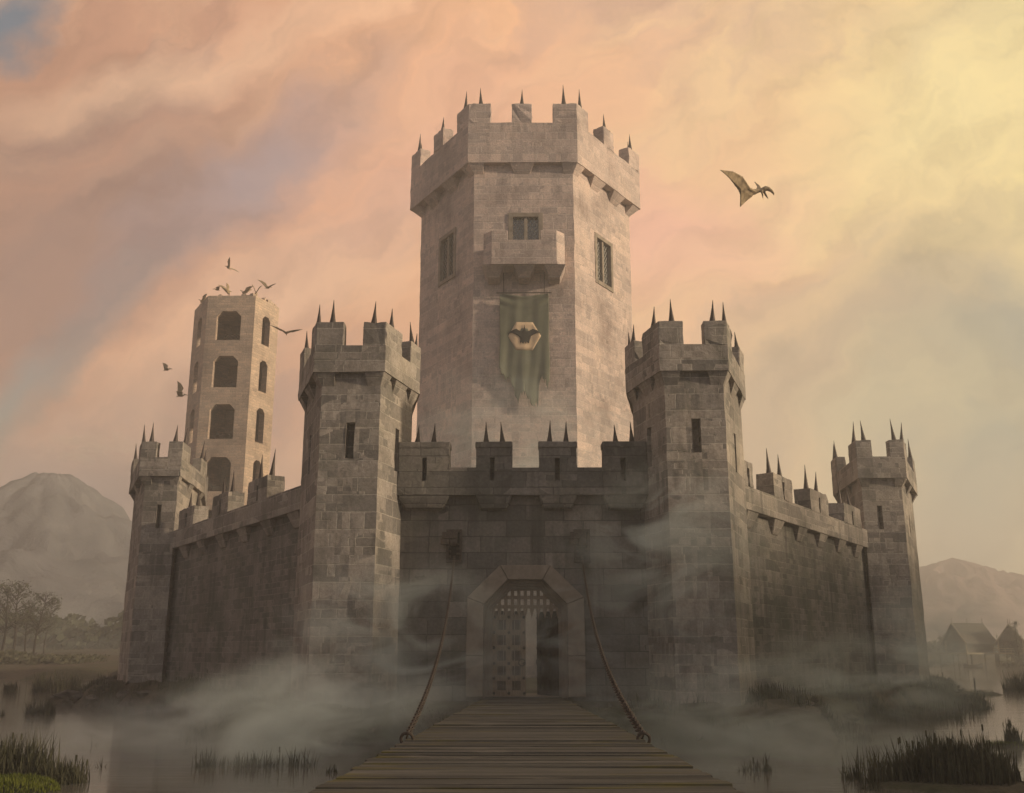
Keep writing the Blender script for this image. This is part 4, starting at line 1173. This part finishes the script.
# trees
def tree(x, y, h, label, seed, lean=0.0, crown='thin', group='bare trees on the left bank', spread=.26, leaves=900):
    rnd = random.Random(seed); z = ground_z(x, y) - .2; org = (x, y, z)
    root = empty('marsh_tree' if crown != 'spire' else 'cypress_tree', org, label, 'tree', group)
    tr = MB(org); tips = []
    base = Vector(org); n = 9; pts = []
    for i in range(n):
        f = i / (n - 1)
        pts.append(base + Vector((lean * h * f + .012 * h * math.sin(f * 7 + seed), .01 * h * math.cos(f * 5 + seed), h * f)))
    tr.tube(pts, [h * .022 * (1 - .85 * i / (n - 1)) for i in range(n)], 7)
    nb = 26 if crown != 'spire' else 40
    for k in range(nb):
        f = rnd.uniform(.38 if crown != 'spire' else .12, .98); i = min(int(f * (n - 1)), n - 2); p = pts[i].lerp(pts[i + 1], f * (n - 1) - i)
        a = rnd.uniform(0, 6.28)
        L = h * (spread * (1.1 - .7 * abs(f - .62) * 2) if crown != 'spire' else .1 * (1.05 - f) + .01) * rnd.uniform(.6, 1.1)
        dv = Vector((math.cos(a), math.sin(a), rnd.uniform(.35, 1.0)))
        q1 = p + dv * L * .5 + Vector((0, 0, L * .05)); q2 = p + dv * L
        tr.tube([p, q1, q2], [h * .007, h * .0045, h * .0018], 4)
        tips += [q1, q2]
        for _ in range(3):
            dv2 = (dv + Vector((rnd.gauss(0, .6), rnd.gauss(0, .6), rnd.gauss(.1, .4)))).normalized(); q3 = q1 + dv2 * L * .6
            tr.tube([q1, q3], [h * .0035, h * .0012], 3); tips.append(q3)
    tr.build('trunk', M['bark'], root, weld=False)
    cr = MB(org)
    for _ in range(leaves):
        p = rnd.choice(tips) + Vector((rnd.gauss(0, 1), rnd.gauss(0, 1), rnd.gauss(0, 1))) * h * .028
        s_ = h * rnd.uniform(.006, .014); u = Vector((rnd.gauss(0, 1), rnd.gauss(0, 1), rnd.gauss(0, 1))).normalized(); w = u.orthogonal().normalized()
        cr.face([p - u * s_ - w * s_ * .5, p + u * s_ * .2 - w * s_, p + u * s_ + w * s_ * .3, p + w * s_])
    cr.build('crown', M['leaf'], root, weld=False, fix=False)
for k, (px, hgt, Yt, ln, lab) in enumerate(((2, 14.5, 215, .01, 'tall thin misty tree at the left picture edge'), (13, 15.5, 222, -.01, 'second misty tree from the left picture edge, the tallest'),
        (24, 11, 226, .03, 'short misty tree in the middle of the left bank group'), (33, 13, 212, .10, 'misty tree leaning right, rightmost but one on the left bank'), (44, 11, 240, .05, 'small misty tree at the right end of the left bank group'))):
    p = sight(px, 650, Yt); tree(p.x, Yt, hgt, lab, 30 + k, ln, leaves=700)
p = sight(1018, 650, 290); tree(p.x, 290, 13.5, 'dark pointed tree rising beside the right hut', 50, 0, 'spire', 'trees by the huts', leaves=2200)
p = sight(1006, 650, 300); tree(p.x, 300, 7, 'low bushy tree at the right hut corner', 51, 0, 'thin', 'trees by the huts', spread=.4, leaves=1600)

def thicket(name, n, area, h, mat, seed, kind='stuff', s0=.5):
    """uncountable far woods and scrub: leaf clumps spread over a strip"""
    rnd = random.Random(seed); m = MB(); x0, x1, y0, y1 = area
    for _ in range(n):
        x, y = rnd.uniform(x0, x1), rnd.uniform(y0, y1); z = ground_z(x, y)
        hh = h * (.6 + .4 * math.sin(x * .23 + seed) * math.sin(x * .071)) * rnd.random() ** .7
        p = Vector((x, y, z + hh)); s_ = s0 * rnd.uniform(.4, 1.2)
        u = Vector((rnd.gauss(0, 1), rnd.gauss(0, 1), rnd.gauss(0, 1))).normalized(); w = u.orthogonal().normalized()
        m.face([p - u * s_ - w * s_ * .5, p + u * s_ * .2 - w * s_, p + u * s_ + w * s_ * .3, p + w * s_])
    return tag(m.build(name, mat, weld=False, fix=False), kind=kind)
thicket('far_woods', 9000, (-230, -70, 262, 290), 11, M['leaf'], 3, s0=.9)
thicket('bank_scrub', 2500, (-125, -85, 196, 212), 2.2, M['reed'], 4, s0=.4)
thicket('bank_scrub', 5000, (137, 190, 286, 302), 3.6, M['reed'], 5, s0=.5)
thicket('far_woods', 9000, (60, 330, 345, 385), 7, M['leaf'], 6, s0=.9)
thicket('bank_scrub', 1600, (96, 136, 318, 330), 3.0, M['reed'], 8, s0=.5)

# ------------------------------------------------------------------ huts on stilts
def hut(x, y, w, dp, wall_h, roof_h, floor_z, rz, label, rail=True, finials=3):
    org = (x, y, -.3)
    root = empty('stilt_hut', org, label, 'hut', 'stilt huts across the water')
    rot = Matrix.Translation(Vector(org)) @ Matrix.Rotation(rz, 4, 'Z')
    def part(name, mat, fn, parent=root, bevel=0):
        m = MB(org); fn(m); m.bm.transform(rot); return m.build(name, mat, parent, bevel=bevel, weld=False)
    hw = w / 2
    # gable end faces -Y, ridge runs along +Y
    def walls(m):
        m.extrude([(-hw, 0, floor_z), (hw, 0, floor_z), (hw, 0, floor_z + wall_h), (0, 0, floor_z + wall_h + roof_h * .97), (-hw, 0, floor_z + wall_h)], (0, dp, 0))
    wl = part('wall', M['hutwood'], walls)
    ov = .9
    def roof(m):
        for s in (-1, 1):
            e = Vector((s * (hw + ov), 0, floor_z + wall_h - ov * roof_h / hw)); r = Vector((0, 0, floor_z + wall_h + roof_h + .1))
            m.extrude([e + Vector((0, -1.1, 0)), r + Vector((0, -1.1, 0)), r + Vector((0, -1.1, .35)), e + Vector((0, -1.1, .35))], (0, dp + 2.0, 0))
    rf = part('roof', M['thatch'], roof)
    def barge(m):
        for s in (-1, 1):
            e = Vector((s * (hw + ov + .05), -1.28, floor_z + wall_h - ov * roof_h / hw)); r = Vector((0, -1.28, floor_z + wall_h + roof_h + .15))
            m.extrude([e, r, r + Vector((0, 0, .42)), e + Vector((0, 0, .42))], (0, .16, 0))
    part('barge_board', M['hutlight'], barge, rf)
    for k in range(finials):
        f = k / max(1, finials - 1)
        def fin(m, f=f): m.tube([(0, -.9 + f * (dp + 1.4), floor_z + wall_h + roof_h), (0, -.9 + f * (dp + 1.4), floor_z + wall_h + roof_h + 2.0)], [.13, .05], 6)
        part('finial', M['hutwood'], fin, rf)
    part('corner_post', M['hutlight'], lambda m: [m.box(s * hw - .18, s * hw + .18, -.3, .06, floor_z, floor_z + wall_h) for s in (-1, 1)])
    part('window', M['device'], lambda m: m.box(-.8, .8, -.12, .05, floor_z + wall_h * .35, floor_z + wall_h * .95))
    part('platform', M['hutlight'], lambda m: m.box(-hw - 1.5, hw + 1.6, -2.2, dp + .4, floor_z - .45, floor_z))
    for sx in (-hw - 1.0, 0, hw + 1.1):
        for yy in (-1.8, dp * .5, dp):
            part('stilt', M['hutwood'], lambda m, sx=sx, yy=yy: m.tube([(sx, yy, -1.5), (sx, yy, floor_z - .4)], [.24, .2], 8))
    if rail:
        def rl(m):
            m.box(-hw - 1.4, hw + 1.5, -2.15, -1.98, floor_z + 1.1, floor_z + 1.28); m.box(-hw - 1.4, hw + 1.5, -2.13, -2.0, floor_z + .55, floor_z + .68)
            for q_ in np.linspace(-hw - 1.3, hw + 1.4, 7): m.box(q_ - .08, q_ + .08, -2.16, -1.97, floor_z, floor_z + 1.2)
        part('railing', M['hutlight'], rl)
    return root
hut(125.5, 300, 6.6, 13, 3.4, 4.6, 4.3, R(-58), 'larger stilt hut with a long grey roof, left of the two in front', rail=False, finials=3)
hut(140.8, 299, 6.4, 9, 3.4, 4.2, 4.3, R(-28), 'smaller stilt hut with a railing, beside the dark pointed tree', finials=2)
hut(120, 338, 7, 12, 3, 4.2, 4.0, R(70), 'faint farther hut half hidden behind the larger one', rail=False, finials=2)
# rowing boat moored before the huts
boat_o = (121.5, 281, .0)
m = MB(boat_o); secs = []
for i in range(9):
    f = i / 8; wdt = .85 * math.sin(math.pi * (.08 + .84 * f)) ** .7; xx = boat_o[0] - 2.6 + 5.2 * f; sh = .75 + .5 * (2 * f - 1) ** 2
    secs.append([m.bm.verts.new((xx, boat_o[1] + u * wdt, zz)) for u, zz in ((-1, sh), (-.75, .25), (0, -.1), (.75, .25), (1, sh), (.85, sh), (.6, .32), (0, .12), (-.6, .32), (-.85, sh))])
for a, b in zip(secs[:-1], secs[1:]):
    for k in range(10): m.bm.faces.new((a[k], a[(k + 1) % 10], b[(k + 1) % 10], b[k]))
m.bm.faces.new(secs[0]); m.bm.faces.new(secs[-1][::-1])
bt = m.build('rowing_boat', M['darkwood']); tag(bt, 'dark rowing boat moored in front of the stilt huts', 'boat')
m = MB(boat_o)
for f in (-.9, .7): m.box(boat_o[0] + f - .15, boat_o[0] + f + .15, boat_o[1] - .7, boat_o[1] + .7, .5, .58)
m.build('thwart', M['hutwood'], bt)
# mooring posts in the water
for (px, py, lab) in ((975, 689, 'thin mooring post in the bright water below the huts'), (943, 681, 'short post at the tip of the muddy spit')):
    p = sight(px, py, 100); t_ = (0 - EZ) / (p.z - EZ); bxx, byy = p.x * t_, 100 * t_
    m = MB((bxx, byy, 0)); m.tube([(bxx, byy, -1), (bxx + .05, byy, 1.3)], [.14, .11], 8); tag(m.build('mooring_post', M['bark']), lab, 'post', 'mooring posts')

# ------------------------------------------------------------------ air: haze and mist
def volume_mat(name, color, density, aniso=0.0):
    m = bpy.data.materials.new(name); m.use_nodes = True; nt = m.node_tree
    nt.nodes.remove(nt.nodes['Principled BSDF'])
    pv = nt.nodes.new('ShaderNodeVolumePrincipled'); pv.inputs['Color'].default_value = (*color, 1)
    pv.inputs['Density'].default_value = density; pv.inputs['Anisotropy'].default_value = aniso
    nt.links.new(pv.outputs[0], nt.nodes['Material Output'].inputs['Volume'])
    return m, nt, pv
HAZE = True
if HAZE:
    hm, _, _ = volume_mat('haze_air', (.93, .89, .85), .0012, .25)
    m = MB(); m.box(-520, 520, -60, 900, -3, 104)
    o = m.build('haze', hm); tag(o, kind='stuff')

def mist(name, c, r, dens, seed, scale=1.0, col_=(.84, .90, .86)):
    """a drifting bank of mist: a soft-edged rounded volume broken up by noise"""
    m, nt, pv = volume_mat(name + '_air', col_, 0, .15); t = NT(nt)
    tc = t.n('ShaderNodeTexCoord'); ob = tc.outputs['Object']
    ln = t.n('ShaderNodeVectorMath', operation='LENGTH'); t.l(ob, ln.inputs[0])
    edge = t.ramp(ln.outputs['Value'], [(.15, 1), (.95, 0)])
    v = t.mapping(ob, (r[0] * .2 * scale, r[1] * .16 * scale, r[2] * .42 * scale), loc=(seed * 3.7, seed * 1.3, seed))
    nz_ = t.noise(v, 1.0, 4, .6, 1.2)
    f = t.math('MULTIPLY', edge, t.ramp(nz_.outputs['Fac'], [(.42, 0), (.66, 1)]))
    t.l(t.math('MULTIPLY', f, dens), pv.inputs['Density'])
    bm = bmesh.new(); bmesh.ops.create_icosphere(bm, subdivisions=3, radius=1.0)
    me = bpy.data.meshes.new(name); bm.to_mesh(me); bm.free()
    o = link_mesh(name, me, m); o.location = c; o.scale = r
    return tag(o, kind='stuff')
MISTS = [
    ((-9.5, 46, 1.4), (9, 7, 3.4), .5, 1), ((-7.0, 54.3, 4.6), (7.5, 3.2, 6.0), .5, 2), ((9.5, 49, 1.8), (8, 6, 3.2), .30, 3),
    ((8.0, 54.4, 9.4), (5.8, 1.7, 6.2), .62, 4), ((1.5, 57.2, 4.4), (6, 2.2, 4.8), .28, 5), ((22, 66, 3.0), (9, 5, 4.2), .24, 6),
    ((12, 44, .5), (16, 7, 1.3), .10, 10), ((-16, 50, .5), (16, 10, 1.3), .10, 11), ((34, 84, 5.0), (8, 4.5, 6.8), .26, 7), ((-21, 62, .9), (10, 6, 1.6), .18, 8), ((0, 76, 6), (9, 7, 7), .10, 9), ((0, 98, 22), (17, 9, 14), .085, 14), ((4.2, 57.6, 9.2), (3.6, 1.5, 3.6), .22, 17), ((-46, 139, 26), (15, 8, 28), .024, 18),
]
MIST = True
if MIST:
    for c, r, dn, sd in MISTS: mist('mist_bank', c, r, dn, sd)
    mist('smoke_plume', (-236, 536, 112), (40, 16, 13), .06, 12, .3, (.8, .74, .68))
    mist('mist_bank', (-115, 240, 6), (75, 26, 9), .012, 13, .35)
    mist('mist_bank', (-225, 400, 16), (150, 40, 24), .005, 15, .12)
    mist('mist_bank', (250, 480, 10), (160, 50, 22), .008, 16, .12)

# ------------------------------------------------------------------ sky, sun, camera
SUN_EL, SUN_AZ = R(14.0), R(-13)      # azimuth measured from +X towards +Y
sd = Vector((math.cos(SUN_EL) * math.cos(SUN_AZ), math.cos(SUN_EL) * math.sin(SUN_AZ), math.sin(SUN_EL)))
w = bpy.data.worlds.new('World'); scene.world = w; w.use_nodes = True
nt = w.node_tree; t = NT(nt); bg = nt.nodes['Background']
sky = t.n('ShaderNodeTexSky'); sky.sky_type = 'NISHITA'; sky.sun_disc = False
sky.sun_elevation = SUN_EL; sky.sun_rotation = math.atan2(sd.x, sd.y)
sky.dust_density = 3.0; sky.air_density = 1.5
tc = t.n('ShaderNodeTexCoord'); dirv = tc.outputs['Generated']
sp = t.n('ShaderNodeSeparateXYZ'); t.l(dirv, sp.inputs[0])
# the dome in front is described in slopes (x/y, z/y), so that each cloud keeps its own direction in the sky
yc = t.math('MAXIMUM', sp.outputs[1], .05)
gx = t.math('DIVIDE', sp.outputs[0], yc); gz = t.math('DIVIDE', sp.outputs[2], yc)
cb = t.n('ShaderNodeCombineXYZ'); t.l(gx, cb.inputs[0]); t.l(gz, cb.inputs[1])
warp = t.noise(cb.outputs[0], 3.2, 6, .58)
wv = t.n('ShaderNodeVectorMath', operation='MULTIPLY_ADD'); wsub = t.n('ShaderNodeVectorMath', operation='SUBTRACT')
t.l(warp.outputs['Color'], wsub.inputs[0]); wsub.inputs[1].default_value = (.5, .5, .5)
t.l(wsub.outputs[0], wv.inputs[0]); wv.inputs[1].default_value = (.34, .34, 0); t.l(cb.outputs[0], wv.inputs[2])
G = wv.outputs[0]
def cloud(px, py, rx, ry, ang, soft=.9):
    """mask of one cloud: an ellipse of slopes, ragged by the warp"""
    p = sight(px, py, 1.0); cx_, cz_ = p.x, p.z - EZ
    m1 = t.n('ShaderNodeVectorMath', operation='SUBTRACT'); t.l(G, m1.inputs[0]); m1.inputs[1].default_value = (cx_, cz_, 0)
    r = t.n('ShaderNodeVectorRotate', rotation_type='Z_AXIS'); t.l(m1.outputs[0], r.inputs['Vector']); r.inputs['Angle'].default_value = R(-ang)
    k = t.n('ShaderNodeVectorMath', operation='MULTIPLY'); t.l(r.outputs[0], k.inputs[0]); k.inputs[1].default_value = (1000 / rx, 1000 / ry, 0)
    ln = t.n('ShaderNodeVectorMath', operation='LENGTH'); t.l(k.outputs[0], ln.inputs[0])
    return t.ramp(ln.outputs['Value'], [(1 - soft * .95, 1), (1.0, 0)])
streak = t.n('ShaderNodeVectorRotate', rotation_type='Z_AXIS'); t.l(G, streak.inputs['Vector']); streak.inputs['Angle'].default_value = R(-38)
n1 = t.noise(t.mapping(streak.outputs[0], (1.5, 4.2, 1)), 1.5, 7, .54, .25)
n2 = t.noise(t.mapping(streak.outputs[0], (2.2, 6, 1), loc=(3.1, 1.7, 0)), 1.7, 7, .56, .3)
lr = t.math('ADD', t.math('MULTIPLY', gx, .88), .47, True)      # 0 left .. 1 right
c = t.ramp(lr, [(.0, (.52, .27, .175)), (.2, (.70, .365, .225)), (.45, (.88, .475, .265)), (.62, (.93, .55, .31)), (.8, (.90, .62, .32)), (1.0, (.90, .72, .34))])
dark = t.ramp(lr, [(.0, (.34, .205, .16)), (.3, (.5, .30, .24)), (.6, (.72, .44, .30)), (1.0, (.74, .60, .32))])
lightc = t.ramp(lr, [(.0, (.78, .46, .28)), (.4, (.98, .56, .33)), (1.0, (1.05, .84, .36))])
c = t.mix(t.math('MULTIPLY', t.ramp(n1.outputs['Fac'], [(.47, 0), (.60, 1)]), .75), c, dark)
c = t.mix(t.math('MULTIPLY', t.ramp(n2.outputs['Fac'], [(.5, 0), (.64, 1)]), .5), c, lightc)
n4 = t.noise(t.mapping(streak.outputs[0], (1.6, 3.4, 1), loc=(5, 2, 0)), 5.0, 8, .56, .1)
def lay(col_, amount, *a, **k):
    global c
    c = t.mix(t.math('MULTIPLY', cloud(*a, **k), amount), c, col_)
lay((.36, .215, .17), .85, 85, 250, 330, 120, 48, soft=.75)
lay((.33, .2, .16), .6, 60, 120, 260, 70, 30)
lay((.90, .54, .34), .7, 250, 330, 420, 90, 36)
lay((.40, .295, .29), .9, 235, 185, 240, 74, 42, soft=.9)
lay((.95, .58, .36), .6, 190, 60, 330, 60, 20)
lay((.95, .49, .36), .65, 650, 230, 110, 190, 80)
lay((.88, .47, .33), .5, 430, 150, 260, 110, 30)
lay((1.02, .82, .40), .65, 930, 100, 300, 130, 40)
lay((.56, .42, .28), .85, 800, 385, 340, 95, 38)
lay((.62, .50, .27), .5, 930, 250, 160, 60, 30)
lay((.74, .58, .34), .6, 880, 420, 260, 60, 42)
lay((.34, .35, .27), .88, 985, 470, 190, 190, 60)
lay((.30, .24, .215), .88, 60, 520, 330, 150, 20)
lay((.42, .37, .27), .75, 960, 570, 280, 130, 0)
c = t.mix(1.0, c, t.ramp(n4.outputs['Fac'], [(.32, (.86, .855, .865)), (.5, (1, 1, 1)), (.68, (1.09, 1.08, 1.05))]), 'MULTIPLY')
# breaks of real blue sky between the clouds
gap = t.math('MAXIMUM', t.math('MULTIPLY', cloud(-20, 30, 150, 58, 52), .9), t.math('MULTIPLY', cloud(15, 410, 220, 48, 52), .6))
gap = t.math('MAXIMUM', gap, t.math('MULTIPLY', cloud(1035, 330, 90, 230, 90), .55))
c10 = t.n('ShaderNodeVectorMath', operation='SCALE'); t.l(c, c10.inputs[0]); c10.inputs['Scale'].default_value = 10.0
skyb = t.n('ShaderNodeVectorMath', operation='SCALE'); t.l(sky.outputs[0], skyb.inputs[0]); skyb.inputs['Scale'].default_value = 1.0
final = t.mix(gap, c10.outputs[0], skyb.outputs[0])
# behind the viewer the evening sky is darker and bluer
back = t.ramp(t.math('ADD', t.math('MULTIPLY', sp.outputs[1], .5), .5), [(.34, 1), (.58, 0)])
final = t.mix(t.ramp(sp.outputs[2], [(.62, 0), (.85, .8)]), final, (4.6, 4.5, 4.6))
final = t.mix(back, final, (3.0, 2.95, 3.15))
t.l(final, bg.inputs[0]); bg.inputs[1].default_value = .1

sun = bpy.data.lights.new('sun', 'SUN'); sun.energy = 5.0; sun.angle = R(2.5); sun.color = (1, .82, .58)
so = bpy.data.objects.new('sun', sun); col.objects.link(so)
so.rotation_euler = (-sd).to_track_quat('-Z', 'Y').to_euler()

cam = bpy.data.cameras.new('camera'); cam.sensor_fit = 'HORIZONTAL'; cam.sensor_width = 36
cam.lens = 36 * 1000 / 1024; cam.clip_start = .1; cam.clip_end = 6000
co = bpy.data.objects.new('camera', cam); col.objects.link(co)
co.location = (0, 0, EZ); co.rotation_euler = (R(90) + CAMP, 0, YAW)
scene.camera = co

scene.view_settings.view_transform = 'Standard'; scene.view_settings.look = 'None'
scene.view_settings.exposure = 0; scene.view_settings.gamma = 1
scene.render.engine = 'CYCLES'
cy = scene.cycles
cy.use_denoising = True
try: cy.denoiser = 'OPENIMAGEDENOISE'
except Exception: pass
cy.max_bounces = 6; cy.diffuse_bounces = 3; cy.glossy_bounces = 3; cy.volume_bounces = 1; cy.transparent_max_bounces = 12
cy.volume_step_rate = 1.0; cy.volume_max_steps = 128
cy.use_adaptive_sampling = True; cy.adaptive_threshold = .02
